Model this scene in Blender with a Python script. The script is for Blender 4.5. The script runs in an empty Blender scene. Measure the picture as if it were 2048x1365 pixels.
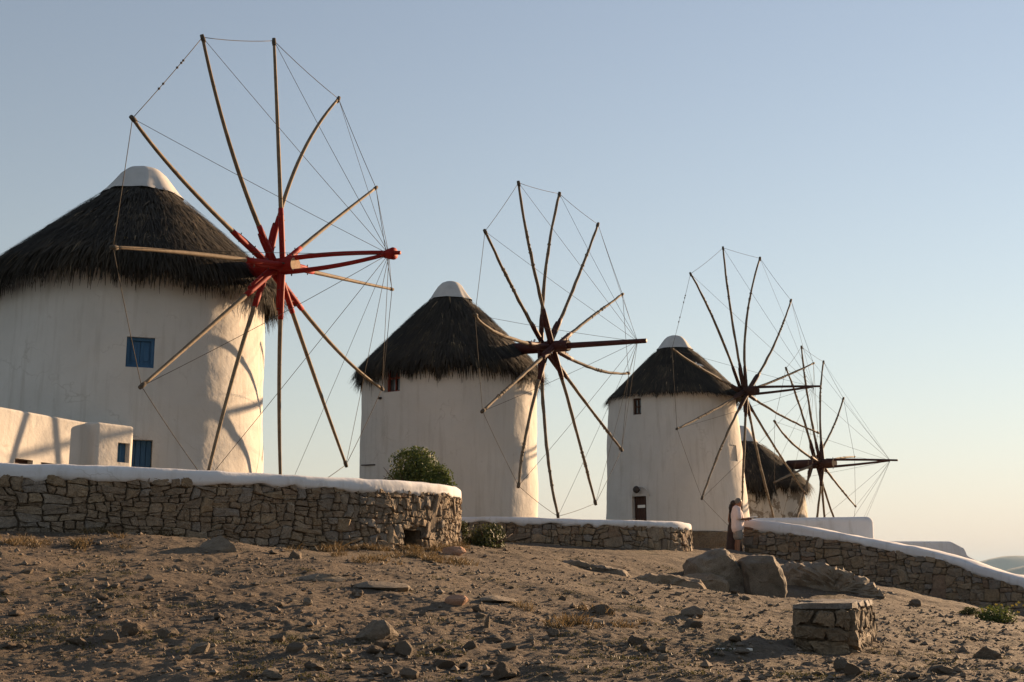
import bpy, bmesh, math, random
import numpy as np
from mathutils import Vector, Matrix
random.seed(7); rng = np.random.default_rng(7)
R = math.radians
SC = bpy.context.scene
COL = SC.collection

# ------------------------------------------------------------------ camera, sky, sun, exposure
F, HY, EYE = 2500.0, 1148.0, 1.6            # focal length in photo pixels, horizon row, eye height
PITCH = math.atan((HY - 682.5) / F)
CP, SP = math.cos(PITCH), math.sin(PITCH)
cam = bpy.data.cameras.new('camera'); cam.sensor_width = 36; cam.lens = F / 2048 * 36
cam.clip_start = 0.1; cam.clip_end = 60000
camo = bpy.data.objects.new('camera', cam); COL.objects.link(camo)
camo.location = (0, 0, EYE); camo.rotation_euler = (math.pi / 2 + PITCH, 0, 0)
SC.camera = camo

SUN_AZ, SUN_EL = 44.0, 14.0                 # degrees clockwise from the view direction, degrees up
world = bpy.data.worlds.new('World'); SC.world = world; world.use_nodes = True
wn = world.node_tree.nodes; wl = world.node_tree.links
sky = wn.new('ShaderNodeTexSky'); sky.sky_type = 'NISHITA'; sky.sun_disc = False
sky.sun_elevation = R(SUN_EL); sky.sun_rotation = R(SUN_AZ)
sky.altitude = 0; sky.air_density = 2.0; sky.dust_density = 0.0; sky.ozone_density = 5.9
bgn = wn['Background']; bgn.inputs['Strength'].default_value = 0.073
# hazy Aegean evening: a little paler than the clear-air sky, its brightest parts rolled off
bw = wn.new('ShaderNodeRGBToBW'); wl.new(sky.outputs[0], bw.inputs[0])
pale = wn.new('ShaderNodeMix'); pale.data_type = 'RGBA'; pale.inputs[0].default_value = .55; wl.new(sky.outputs[0], pale.inputs[6]); wl.new(bw.outputs[0], pale.inputs[7])
den = wn.new('ShaderNodeVectorMath'); den.operation = 'MULTIPLY_ADD'; den.inputs[1].default_value = (.02,) * 3; den.inputs[2].default_value = (1, 1, 1); wl.new(pale.outputs[2], den.inputs[0])
div = wn.new('ShaderNodeVectorMath'); div.operation = 'DIVIDE'; wl.new(pale.outputs[2], div.inputs[0]); wl.new(den.outputs[0], div.inputs[1])
tint = wn.new('ShaderNodeVectorMath'); tint.operation = 'MULTIPLY'; tint.inputs[1].default_value = (1.035, .982, 1.01); wl.new(div.outputs[0], tint.inputs[0])
wl.new(tint.outputs[0], bgn.inputs['Color'])
sl = bpy.data.lights.new('sun', 'SUN'); sl.energy = 5.0; sl.angle = R(0.6); sl.color = (1.0, 0.67, 0.39)
slo = bpy.data.objects.new('sun', sl); COL.objects.link(slo)
SD = Vector((math.sin(R(SUN_AZ)) * math.cos(R(SUN_EL)), math.cos(R(SUN_AZ)) * math.cos(R(SUN_EL)), math.sin(R(SUN_EL))))
slo.rotation_euler = SD.to_track_quat('Z', 'Y').to_euler(); slo.location = (30, 20, 40)
SC.view_settings.view_transform = 'Standard'; SC.view_settings.look = 'None'
SC.view_settings.gamma = 1.0; SC.view_settings.exposure = 1.5
SC.view_settings.use_curve_mapping = False
SC.cycles.max_bounces = 6; SC.cycles.diffuse_bounces = 3; SC.cycles.glossy_bounces = 2; SC.cycles.transmission_bounces = 2

# ------------------------------------------------------------------ helpers
def ray(px, py):
    r, u = (px - 1024) / F, (682.5 - py) / F
    return Vector((r, CP - u * SP, SP + u * CP))
def at(px, py, Y):
    d = ray(px, py); return Vector((d.x * Y / d.y, Y, EYE + d.z * Y / d.y))
def on_plane(px, py, P, n):
    d = ray(px, py); o = Vector((0, 0, EYE)); return o + d * ((P - o).dot(n) / d.dot(n))

def tag(o, label=None, cat=None, group=None, kind=None):
    if label: o['label'] = label
    if cat: o['category'] = cat
    if group: o['group'] = group
    if kind: o['kind'] = kind
    return o
def empty(name, loc=(0, 0, 0), rz=0):
    o = bpy.data.objects.new(name, None); COL.objects.link(o); o.location = loc; o.rotation_euler = (0, 0, rz); return o
def link(name, me, mat=None, parent=None, loc=None):
    o = bpy.data.objects.new(name, me); COL.objects.link(o)
    if mat and not me.materials: me.materials.append(mat)
    if loc is not None: o.location = loc
    if parent is not None:
        o.parent = parent; o.matrix_parent_inverse = Matrix.Translation(parent_world(parent)).inverted() if parent.rotation_euler.z == 0 else Matrix.Identity(4)
    return o
def parent_world(p):
    v = Vector(p.location)
    q = p.parent
    while q is not None:
        v = v + Vector((0, 0, 0)); q = None
    return v
def mesh(name, v, f, smooth=False):
    me = bpy.data.meshes.new(name); me.from_pydata([tuple(p) for p in v], [], [tuple(q) for q in f]); me.update()
    if smooth: me.shade_smooth()
    return me
def npmesh(name, V, Fq, smooth=False):
    me = bpy.data.meshes.new(name); me.from_pydata(V.tolist(), [], Fq.tolist()); me.update()
    if smooth: me.shade_smooth()
    return me

class MB:
    def __init__(s): s.v = []; s.f = []
    def add(s, v, f):
        b = len(s.v); s.v += [tuple(p) for p in v]; s.f += [tuple(i + b for i in q) for q in f]; return s
    def tube(s, pts, rad, n=8, cap=True, squash=1.0):
        pts = [Vector(p) for p in pts]; k = len(pts)
        if not hasattr(rad, '__len__'): rad = [rad] * k
        vs = []; up = None
        for i, p in enumerate(pts):
            t = (pts[min(i + 1, k - 1)] - pts[max(i - 1, 0)]).normalized()
            if up is None: up = Vector((0, 0, 1)) if abs(t.z) < .95 else Vector((1, 0, 0))
            a = t.cross(up).normalized(); b = a.cross(t).normalized(); up = b
            for j in range(n):
                w = 2 * math.pi * j / n
                vs.append(p + (a * math.cos(w) * squash + b * math.sin(w)) * rad[i])
        fs = [(i * n + j, i * n + (j + 1) % n, (i + 1) * n + (j + 1) % n, (i + 1) * n + j) for i in range(k - 1) for j in range(n)]
        if cap: fs += [tuple(reversed(range(n))), tuple((k - 1) * n + j for j in range(n))]
        return s.add(vs, fs)
    def box(s, c, sx, sy, sz, rot=None):
        c = Vector(c); vs = []
        for z in (-1, 1):
            for y in (-1, 1):
                for x in (-1, 1):
                    q = Vector((x * sx / 2, y * sy / 2, z * sz / 2))
                    if rot is not None: q = rot @ q
                    vs.append(c + q)
        return s.add(vs, [(0, 2, 3, 1), (4, 5, 7, 6), (0, 1, 5, 4), (2, 6, 7, 3), (0, 4, 6, 2), (1, 3, 7, 5)])
    def lathe(s, prof, n=24, c=(0, 0, 0)):
        vs = [(c[0] + r * math.cos(2 * math.pi * j / n), c[1] + r * math.sin(2 * math.pi * j / n), c[2] + z) for r, z in prof for j in range(n)]
        fs = [(i * n + j, i * n + (j + 1) % n, (i + 1) * n + (j + 1) % n, (i + 1) * n + j) for i in range(len(prof) - 1) for j in range(n)]
        return s.add(vs, fs)
    def build(s, name, mat, parent=None, smooth=True, loc=None):
        return link(name, mesh(name, s.v, s.f, smooth), mat, parent, loc)

def hash2(ix, iy, seed):
    h = (ix.astype(np.int64) * 374761393 + iy.astype(np.int64) * 668265263 + seed * 1442695041) & 0xFFFFFFFF
    h = ((h ^ (h >> 13)) * 1274126177) & 0xFFFFFFFF
    return ((h ^ (h >> 16)) & 0xFFFF) / 65535.0
def vnoise(x, y, seed=0):
    x = np.asarray(x, float); y = np.asarray(y, float)
    ix, iy = np.floor(x), np.floor(y); fx, fy = x - ix, y - iy
    fx = fx * fx * fx * (fx * (fx * 6 - 15) + 10); fy = fy * fy * fy * (fy * (fy * 6 - 15) + 10)
    a, b = hash2(ix, iy, seed), hash2(ix + 1, iy, seed); c, d = hash2(ix, iy + 1, seed), hash2(ix + 1, iy + 1, seed)
    return (a * (1 - fx) + b * fx) * (1 - fy) + (c * (1 - fx) + d * fx) * fy - 0.5
def fbm(x, y, oct=4, seed=0, gain=.5):
    s = 0; a = 1
    for k in range(oct):
        s = s + a * vnoise(x * 2 ** k + 17.3 * k, y * 2 ** k - 9.1 * k, seed + k); a *= gain
    return s

# ------------------------------------------------------------------ materials
def new_mat(name, rough=.9):
    m = bpy.data.materials.new(name); m.use_nodes = True
    b = m.node_tree.nodes['Principled BSDF']; b.inputs['Roughness'].default_value = rough
    b.inputs['Specular IOR Level'].default_value = .25
    return m, m.node_tree.nodes, m.node_tree.links, b
def ramp(nodes, stops):
    r = nodes.new('ShaderNodeValToRGB'); e = r.color_ramp.elements
    while len(e) < len(stops): e.new(.5)
    for el, (p, c) in zip(e, stops): el.position = p; el.color = (*c, 1)
    return r
def noise_node(nodes, links, coord, scale, detail=6, rough=.6, mapping=None):
    n = nodes.new('ShaderNodeTexNoise'); n.inputs['Scale'].default_value = scale; n.inputs['Detail'].default_value = detail; n.inputs['Roughness'].default_value = rough
    if mapping:
        mp = nodes.new('ShaderNodeMapping'); mp.inputs['Scale'].default_value = mapping; links.new(coord, mp.inputs[0]); coord = mp.outputs[0]
    links.new(coord, n.inputs['Vector']); return n
def bump(nodes, links, bsdf, src, strength, dist, prev=None):
    b = nodes.new('ShaderNodeBump'); b.inputs['Strength'].default_value = strength; b.inputs['Distance'].default_value = dist
    links.new(src, b.inputs['Height'])
    if prev: links.new(prev.outputs[0], b.inputs['Normal'])
    links.new(b.outputs[0], bsdf.inputs['Normal']); return b
def mixc(nodes, links, fac, a, b, mode='MIX'):
    m = nodes.new('ShaderNodeMix'); m.data_type = 'RGBA'; m.blend_type = mode
    for sock, val in ((m.inputs[0], fac), (m.inputs[6], a), (m.inputs[7], b)):
        if isinstance(val, (int, float)): sock.default_value = val
        elif isinstance(val, tuple): sock.default_value = (*val, 1)
        else: links.new(val, sock)
    return m.outputs[2]

def plaster_mat(name, c0, c1, stain, stain_amt=.3, peel=None):
    m, n, l, b = new_mat(name, .92)
    geo = n.new('ShaderNodeNewGeometry').outputs['Position']
    big = noise_node(n, l, geo, .9, 5); fine = noise_node(n, l, geo, 14, 6, .65)
    streak = noise_node(n, l, geo, 2.2, 5, .6, (3.0, 3.0, .25))
    r1 = ramp(n, [(.3, c0), (.7, c1)]); l.new(big.outputs[0], r1.inputs[0])
    r2 = ramp(n, [(.52, (0, 0, 0)), (.75, (stain_amt,) * 3)]); l.new(streak.outputs[0], r2.inputs[0])
    col = mixc(n, l, r2.outputs[0], r1.outputs[0], stain)
    speck = noise_node(n, l, geo, 7, 3, .5); r4 = ramp(n, [(.70, (0, 0, 0)), (.76, (.35, .35, .35))]); l.new(speck.outputs[0], r4.inputs[0])
    col = mixc(n, l, r4.outputs[0], col, stain)
    # hairline cracks in the lime coats
    wob_ = noise_node(n, l, geo, 1.1, 4); wv = n.new('ShaderNodeVectorMath'); wv.operation = 'MULTIPLY_ADD'; l.new(wob_.outputs['Color'], wv.inputs[0]); wv.inputs[1].default_value = (1.2, 1.2, 1.2); l.new(geo, wv.inputs[2])
    ck = n.new('ShaderNodeTexVoronoi'); ck.feature = 'DISTANCE_TO_EDGE'; ck.inputs['Scale'].default_value = .75; l.new(wv.outputs[0], ck.inputs['Vector'])
    r5 = ramp(n, [(.0, (.55, .55, .55)), (.012, (0, 0, 0))]); l.new(ck.outputs['Distance'], r5.inputs[0]); r6 = ramp(n, [(.5, (0, 0, 0)), (.6, (1, 1, 1))]); l.new(big.outputs[0], r6.inputs[0])
    col = mixc(n, l, mixc(n, l, 1.0, r5.outputs[0], r6.outputs[0], 'MULTIPLY'), col, stain)
    if peel:
        pn = noise_node(n, l, geo, 1.3, 7, .68); r3 = ramp(n, [(.50, (0, 0, 0)), (.53, (1, 1, 1))]); l.new(pn.outputs[0], r3.inputs[0])
        col = mixc(n, l, r3.outputs[0], col, peel)
    l.new(col, b.inputs['Base Color'])
    med = noise_node(n, l, geo, 2.6, 4)
    p = bump(n, l, b, med.outputs[0], .28, .09); bump(n, l, b, fine.outputs[0], .2, .015, p)
    return m
M = {}
M['plaster'] = plaster_mat('whitewash', (.48, .45, .405), (.56, .525, .475), (.36, .32, .27), .6)
M['plaster_peel'] = plaster_mat('peeling_whitewash', (.42, .39, .34), (.50, .47, .41), (.26, .22, .17), .7, (.20, .165, .125))
M['cap'] = plaster_mat('whitewashed_coping', (.55, .55, .56), (.63, .628, .63), (.38, .355, .32), .5)
def stone_mat(name, cols, grain=(.6, 1.25), obj_random=True, scale=9):
    m, n, l, b = new_mat(name, .88)
    tc = n.new('ShaderNodeTexCoord'); oi = n.new('ShaderNodeObjectInfo')
    add = n.new('ShaderNodeVectorMath'); add.operation = 'MULTIPLY_ADD'
    l.new(oi.outputs['Random'], add.inputs[0]); add.inputs[1].default_value = (37, 91, 53); l.new(tc.outputs['Object'], add.inputs[2])
    k = len(cols); r = ramp(n, [(i / (k - 1), c) for i, c in enumerate(cols)])
    g0 = noise_node(n, l, add.outputs[0], 1.7, 4)
    if obj_random:
        mm = n.new('ShaderNodeMath'); mm.operation = 'MULTIPLY_ADD'; l.new(g0.outputs[0], mm.inputs[0]); mm.inputs[1].default_value = .35
        ms = n.new('ShaderNodeMath'); ms.operation = 'MULTIPLY_ADD'; l.new(oi.outputs['Random'], ms.inputs[0]); ms.inputs[1].default_value = .95; ms.inputs[2].default_value = -.15
        l.new(ms.outputs[0], mm.inputs[2]); l.new(mm.outputs[0], r.inputs[0])
    else: l.new(g0.outputs[0], r.inputs[0])
    g1 = noise_node(n, l, add.outputs[0], scale, 8, .7)
    r2 = ramp(n, [(.3, (grain[0],) * 3), (.7, (grain[1],) * 3)]); l.new(g1.outputs[0], r2.inputs[0])
    col = mixc(n, l, 1.0, r.outputs[0], r2.outputs[0], 'MULTIPLY')
    g2 = noise_node(n, l, add.outputs[0], 60, 3, .6); r3 = ramp(n, [(.36, (.55, .55, .55)), (.5, (1, 1, 1)), (.66, (1.25, 1.22, 1.15))]); l.new(g2.outputs[0], r3.inputs[0])
    col = mixc(n, l, .7, col, r3.outputs[0], 'MULTIPLY')
    l.new(col, b.inputs['Base Color'])
    p = bump(n, l, b, g1.outputs[0], .8, .03); bump(n, l, b, g2.outputs[0], .4, .006, p)
    return m
M['stone'] = stone_mat('rubble_stone', [(.165, .133, .10), (.22, .167, .117), (.245, .18, .112), (.205, .178, .15), (.285, .22, .148), (.20, .136, .094)])
M['bench_stone'] = stone_mat('bench_stone', [(.12, .09, .06), (.17, .128, .085), (.22, .17, .115)])
M['granite'] = stone_mat('granite', [(.14, .112, .083), (.18, .145, .108), (.205, .168, .126), (.20, .142, .09)], scale=3.5)
M['field_stone'] = stone_mat('field_stone', [(.11, .082, .057), (.14, .103, .070), (.138, .112, .084), (.20, .15, .103)], scale=14)
M['pink_stone'] = stone_mat('pink_stone', [(.40, .22, .14), (.45, .27, .18)], scale=14)
M['slate'] = stone_mat('bench_slab', [(.15, .135, .12), (.19, .17, .15)], scale=6)
M['pebble'] = stone_mat('pebbles', [(.10, .077, .056), (.17, .133, .098), (.125, .105, .082)], obj_random=False, scale=6)
def mortar_mat():
    m, n, l, b = new_mat('earth_mortar', .95)
    geo = n.new('ShaderNodeNewGeometry').outputs['Position']; a = noise_node(n, l, geo, 22, 6)
    r = ramp(n, [(.3, (.075, .06, .043)), (.7, (.16, .125, .088))]); l.new(a.outputs[0], r.inputs[0]); l.new(r.outputs[0], b.inputs['Base Color'])
    bump(n, l, b, a.outputs[0], .9, .03); return m
M['mortar'] = mortar_mat()
def ground_mat():
    m, n, l, b = new_mat('sandy_earth', .95)
    geo = n.new('ShaderNodeNewGeometry').outputs['Position']
    big = noise_node(n, l, geo, .35, 6, .6); mid = noise_node(n, l, geo, 2.4, 7, .65); fine = noise_node(n, l, geo, 28, 7, .72)
    r = ramp(n, [(.25, (.074, .055, .038)), (.5, (.102, .076, .052)), (.75, (.138, .104, .071))]); l.new(big.outputs[0], r.inputs[0])
    r2 = ramp(n, [(.3, (.62, .62, .62)), (.55, (1, 1, 1)), (.75, (1.18, 1.16, 1.12))]); l.new(mid.outputs[0], r2.inputs[0])
    col = mixc(n, l, 1.0, r.outputs[0], r2.outputs[0], 'MULTIPLY')
    r3 = ramp(n, [(.3, (.5, .48, .45)), (.5, (1, 1, 1)), (.72, (1.3, 1.28, 1.22))]); l.new(fine.outputs[0], r3.inputs[0])
    col = mixc(n, l, .85, col, r3.outputs[0], 'MULTIPLY')
    veg = noise_node(n, l, geo, .8, 8, .72); r4 = ramp(n, [(.55, (0, 0, 0)), (.66, (.75, .75, .75))]); l.new(veg.outputs[0], r4.inputs[0])
    col = mixc(n, l, r4.outputs[0], col, (.085, .07, .04))
    l.new(col, b.inputs['Base Color'])
    vor = n.new('ShaderNodeTexVoronoi'); vor.inputs['Scale'].default_value = 16; l.new(geo, vor.inputs['Vector'])
    p = bump(n, l, b, mid.outputs[0], .5, .08); p = bump(n, l, b, fine.outputs[0], .7, .025, p); bump(n, l, b, vor.outputs['Distance'], .35, .02, p)
    return m
M['ground'] = ground_mat()
def simple_mat(name, c0, c1, rough=.8, scale=8, mapping=None, bs=.4, bd=.01, spec=.25, metal=0):
    m, n, l, b = new_mat(name, rough)
    tc = n.new('ShaderNodeTexCoord'); a = noise_node(n, l, tc.outputs['Object'], scale, 6, .65, mapping)
    r = ramp(n, [(.3, c0), (.7, c1)]); l.new(a.outputs[0], r.inputs[0]); l.new(r.outputs[0], b.inputs['Base Color'])
    b.inputs['Specular IOR Level'].default_value = spec; b.inputs['Metallic'].default_value = metal
    if bs: bump(n, l, b, a.outputs[0], bs, bd)
    return m
M['pole'] = simple_mat('weathered_pole', (.12, .086, .054), (.22, .16, .10), .75, 7, None, .5, .01)
M['pole_old'] = simple_mat('old_grey_pole', (.085, .062, .04), (.20, .15, .10), .8, 9, None, .6, .015)
M['red'] = simple_mat('red_paint', (.19, .009, .006), (.26, .015, .009), .65, 5, None, .25, .006, .15)
M['red_dark'] = simple_mat('dark_red_paint', (.038, .010, .008), (.065, .015, .011), .65, 6, None, .3, .006)
M['brown_dark'] = simple_mat('dark_brown_timber', (.032, .014, .010), (.06, .024, .017), .7, 6, None, .3, .006)
M['endgrain'] = simple_mat('cut_timber_end', (.42, .30, .19), (.55, .40, .27), .85, 20)
M['rope'] = simple_mat('rope', (.06, .048, .036), (.10, .08, .06), .9, 30, None, 0)
M['iron'] = simple_mat('iron', (.03, .022, .018), (.06, .045, .035), .6, 30, None, 0)
M['thatch_core'] = simple_mat('thatch_core', (.018, .015, .012), (.034, .028, .021), .95, 6, (1, 1, .3), .8, .05)
def thatch_mat():
    m, n, l, b = new_mat('dark_thatch', .9)
    at_ = n.new('ShaderNodeAttribute'); at_.attribute_name = 'tone'
    r = ramp(n, [(0, (.016, .0135, .011)), (.55, (.036, .029, .021)), (.9, (.075, .055, .034)), (1, (.22, .155, .085))]); l.new(at_.outputs['Fac'], r.inputs[0]); l.new(r.outputs[0], b.inputs['Base Color'])
    return m
M['thatch'] = thatch_mat()
M['canvas'] = simple_mat('white_canvas', (.40, .385, .36), (.50, .48, .45), .85, 3, None, .3, .02)
M['blue'] = simple_mat('blue_paint', (.028, .085, .165), (.045, .115, .21), .6, 9, (1, 1, .2), .2, .004)
M['brown_wood'] = simple_mat('brown_door_timber', (.045, .022, .014), (.075, .035, .022), .7, 12, (1, 1, .1), .3, .004)
M['red_wood'] = simple_mat('red_brown_frame', (.16, .035, .02), (.22, .05, .03), .65, 12, None, .2, .003)
m_, n_, l_, b_ = new_mat('dark_glass', .12); b_.inputs['Base Color'].default_value = (.06, .065, .07, 1); b_.inputs['Specular IOR Level'].default_value = .5; M['glass'] = m_
M['paper'] = simple_mat('paper', (.74, .70, .62), (.80, .77, .70), .9, 10, None, 0)
def leaf_mat(name, c0, c1):
    m, n, l, b = new_mat(name, .6)
    at_ = n.new('ShaderNodeAttribute'); at_.attribute_name = 'tone'
    r = ramp(n, [(0, c0), (1, c1)]); l.new(at_.outputs['Fac'], r.inputs[0]); l.new(r.outputs[0], b.inputs['Base Color'])
    tr = n.new('ShaderNodeBsdfTranslucent'); l.new(r.outputs[0], tr.inputs['Color'])
    mx = n.new('ShaderNodeMixShader'); mx.inputs[0].default_value = .3
    l.new(b.outputs[0], mx.inputs[1]); l.new(tr.outputs[0], mx.inputs[2]); l.new(mx.outputs[0], n['Material Output'].inputs[0]); return m
M['leaf'] = leaf_mat('bush_leaf', (.035, .055, .016), (.11, .135, .035))
M['leaf_dark'] = leaf_mat('dark_bush_leaf', (.025, .032, .012), (.075, .085, .028))
M['dry'] = leaf_mat('dry_grass', (.07, .05, .024), (.20, .138, .066))
M['weed'] = leaf_mat('low_weed', (.03, .033, .013), (.09, .082, .034))
M['flower'] = simple_mat('yellow_petals', (.65, .42, .04), (.75, .52, .08), .7, 5, None, 0)
M['skin'] = simple_mat('skin', (.24, .115, .065), (.29, .145, .085), .6, 20, None, 0)
M['hair_grey'] = simple_mat('grey_hair', (.11, .095, .08), (.20, .175, .15), .7, 60, None, 0)
M['hair_dark'] = simple_mat('dark_hair', (.02, .014, .01), (.04, .026, .018), .6, 60, None, 0)
M['shirt'] = simple_mat('pale_pink_cloth', (.66, .52, .48), (.74, .60, .56), .9, 6, None, .3, .02)
M['shorts'] = simple_mat('grey_cloth', (.22, .195, .17), (.27, .24, .21), .9, 8, None, .3, .02)
M['black_cloth'] = simple_mat('black_cloth', (.010, .010, .011), (.022, .02, .02), .9, 8, None, .2, .02)
M['skirt'] = simple_mat('brown_skirt_cloth', (.032, .02, .018), (.055, .034, .03), .9, 8, None, .3, .02)
M['feather'] = simple_mat('pale_feather', (.55, .53, .50), (.70, .67, .63), .8, 20, None, 0)

# ------------------------------------------------------------------ ground height from control points seen in the photograph
CTRL = [at(*c) for c in [
    (-300, 1365, 8.5), (300, 1365, 8.5), (1024, 1365, 8.5), (1600, 1365, 8.5), (2300, 1365, 8.5),
    (-150, 1064, 17.85), (0, 1066, 18.1), (300, 1073, 19.1), (550, 1093, 20.4), (750, 1101, 21.6), (870, 1099, 22.8), (905, 1096, 23.6),
    (960, 1094, 27), (930, 1090, 29.3), (1100, 1093, 29.5), (1250, 1098, 30), (1340, 1104, 30.6), (1386, 1105, 32),
    (1440, 1104, 33.5), (1487, 1112, 35.5), (1600, 1136, 34.6), (1716, 1160, 33.5), (1868, 1205, 31.9), (1979, 1229, 30.7), (2048, 1240, 30), (2200, 1275, 28.5),
    (1300, 1133, 26.5), (1480, 1192, 25.5), (1400, 1188, 24.5), (1560, 1195, 25.5), (1700, 1218, 24.5), (1600, 1205, 22), (1800, 1222, 22), (1980, 1246, 24), (1950, 1290, 16), (1250, 1180, 18), (900, 1190, 14.5), (300, 1190, 12.5), (1690, 1312, 10.8), (1752, 1288, 13.3)]]
CTRL += [Vector(p) for p in [(-22, 20, 2.6), (-22, 8, .9), (-14, -12, -.9), (14, -12, -1.4), (20, 8, -.6), (17, 22, -1.0), (-12, 32, 2.4), (-1, 33, 2.1), (0, 42, 1.6), (5.5, 38, 2.25), (3, 36, 2.2), (9, 42, 1.4), (9, 50, .6), (18, 34, -2.5), (20, 50, -3.5), (-14, 50, 0), (2, 60, -2.0)]]
CX = np.array([(p.x, p.y) for p in CTRL]); CZ = np.array([p.z for p in CTRL])
def tps_phi(r2): return .5 * r2 * np.log(r2 + 1e-9)
_d = ((CX[:, None] - CX[None]) ** 2).sum(-1); _n = len(CX)
_A = np.zeros((_n + 3, _n + 3)); _A[:_n, :_n] = tps_phi(_d) + np.eye(_n) * .2; _A[:_n, _n] = 1; _A[:_n, n1 := _n + 1] = CX[:, 0]; _A[:_n, _n + 2] = CX[:, 1]; _A[_n:, :_n] = _A[:_n, _n:].T
_w = np.linalg.solve(_A, np.concatenate([CZ, [0, 0, 0]]))
def ground_base(x, y):
    x = np.asarray(x, float); y = np.asarray(y, float); z = _w[_n] + _w[_n + 1] * x + _w[_n + 2] * y
    for i in range(_n): z = z + _w[i] * tps_phi((x - CX[i, 0]) ** 2 + (y - CX[i, 1]) ** 2)
    rad = np.hypot(x - 0, y - 20); t = np.clip((rad - 34) / 60, 0, 1); t = t * t * (3 - 2 * t)
    return z * (1 - t) + (-15.0) * t
def ground_z(x, y):
    z = ground_base(x, y)
    x = np.asarray(x, float); y = np.asarray(y, float)
    rough = .6 + .8 * np.clip(fbm(x * .25 + 5, y * .25, 3, 40) + .5, 0, 1)
    z = z + .12 * fbm(x * .45, y * .45, 3, 3) + rough * (.045 * fbm(x * 1.5, y * 1.9, 2, 9) + .022 * np.abs(fbm(x * 4.5, y * 5.5, 3, 21)) + .019 * fbm(x * 12, y * 14, 3, 33, .6))
    return z
def gz(x, y): return float(ground_z(np.array([x]), np.array([y]))[0])
def ground_hit(px, py):
    # where the sight line meets the ground
    d = ray(px, py); lo = None
    for ys in (np.linspace(6, 40, 120), None):
        if ys is None: ys = np.linspace(y0, y0 + .9, 40)
        xs = d.x * ys / d.y; zs = EYE + d.z * ys / d.y; g = ground_z(xs, ys); k = int(np.argmax(zs <= g))
        if not (zs <= g).any(): return None
        y0 = max(6, ys[k] - .6)
    return Vector((xs[k], ys[k], g[k]))
rows = np.concatenate([np.linspace(-30, 5.5, 24), np.geomspace(6, 38, 560), np.linspace(39, 130, 50)])
uc = np.linspace(-1, 1, 520); us = np.concatenate([-1 - np.geomspace(.02, 7, 22)[::-1], uc, 1 + np.geomspace(.02, 7, 22)])
YY, UU = np.meshgrid(rows, us, indexing='ij'); XX = UU * (np.clip(YY, 6, 1e9) * .46 + 1.0)
XX = np.clip(XX, -130, 130) + UU * 1e-3
ZZ = ground_z(XX.ravel(), YY.ravel())
V = np.stack([XX.ravel(), YY.ravel(), ZZ], -1)
nr, nc = XX.shape; idx = np.arange(nr * nc).reshape(nr, nc)
Q = np.stack([idx[:-1, :-1].ravel(), idx[:-1, 1:].ravel(), idx[1:, 1:].ravel(), idx[1:, :-1].ravel()], -1)
tag(link('ground', npmesh('ground', V, Q, True), M['ground']), kind='structure')

# sea and the islands beyond it
def sea():
    m, n, l, b = new_mat('sea_water', .12); b.inputs['Base Color'].default_value = (.03, .07, .09, 1); b.inputs['Specular IOR Level'].default_value = .5
    geo = n.new('ShaderNodeNewGeometry').outputs['Position']; a = noise_node(n, l, geo, .05, 8, .6); bump(n, l, b, a.outputs[0], .5, 2.0)
    s = 24000; me = mesh('sea', [(-s, -s, -10.4), (s, -s, -10.4), (s, s, -10.4), (-s, s, -10.4)], [(0, 1, 2, 3)])
    tag(link('sea', me, m), kind='structure')
sea()
def island(name, Y, x0, x1, heights, m, depth):
    nx, ny = 90, 14; u = np.linspace(0, 1, nx); v = np.linspace(0, 1, ny)
    U, Vv = np.meshgrid(u, v, indexing='ij'); X = x0 + (x1 - x0) * U
    hx = np.interp(X, [h[0] for h in heights], [h[1] for h in heights])
    prof = np.sin(np.pi * np.clip(Vv, 0, 1)) ** .8
    Z = -10.8 + (hx + 12.4) * prof * (1 + .12 * fbm(U * 14, Vv * 5, 4, 77)) + prof * fbm(U * 40, Vv * 8, 3, 5) * 5
    Yy = Y + depth * Vv
    Vt = np.stack([X.ravel(), Yy.ravel(), Z.ravel()], -1); ix = np.arange(nx * ny).reshape(nx, ny)
    Qd = np.stack([ix[:-1, :-1].ravel(), ix[1:, :-1].ravel(), ix[1:, 1:].ravel(), ix[:-1, 1:].ravel()], -1)
    tag(link(name, npmesh(name, Vt, Qd, True), m), kind='structure')
M['scrub'] = simple_mat('dry_scrub_hill', (.07, .065, .05), (.11, .098, .07), .95, .01, None, .3, 3)
def hx(Y, pts): return [((px - 1024) / F * Y * 1.02, (HY - py) / F * Y) for px, py in pts]
island('hill', 6500, .37 * 6500, .95 * 6500, hx(6850, [(1950, 1158), (1985, 1143), (2010, 1134), (2048, 1126), (2150, 1108), (2400, 1120), (2900, 1140), (3300, 1156)]), M['scrub'], 700)
island('hill', 9000, .33 * 9000, 1.1 * 9000, hx(9400, [(1880, 1150), (1950, 1126), (1966, 1119), (2010, 1111), (2060, 1113), (2200, 1095), (2600, 1120), (3600, 1146)]), M['scrub'], 1200)

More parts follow.
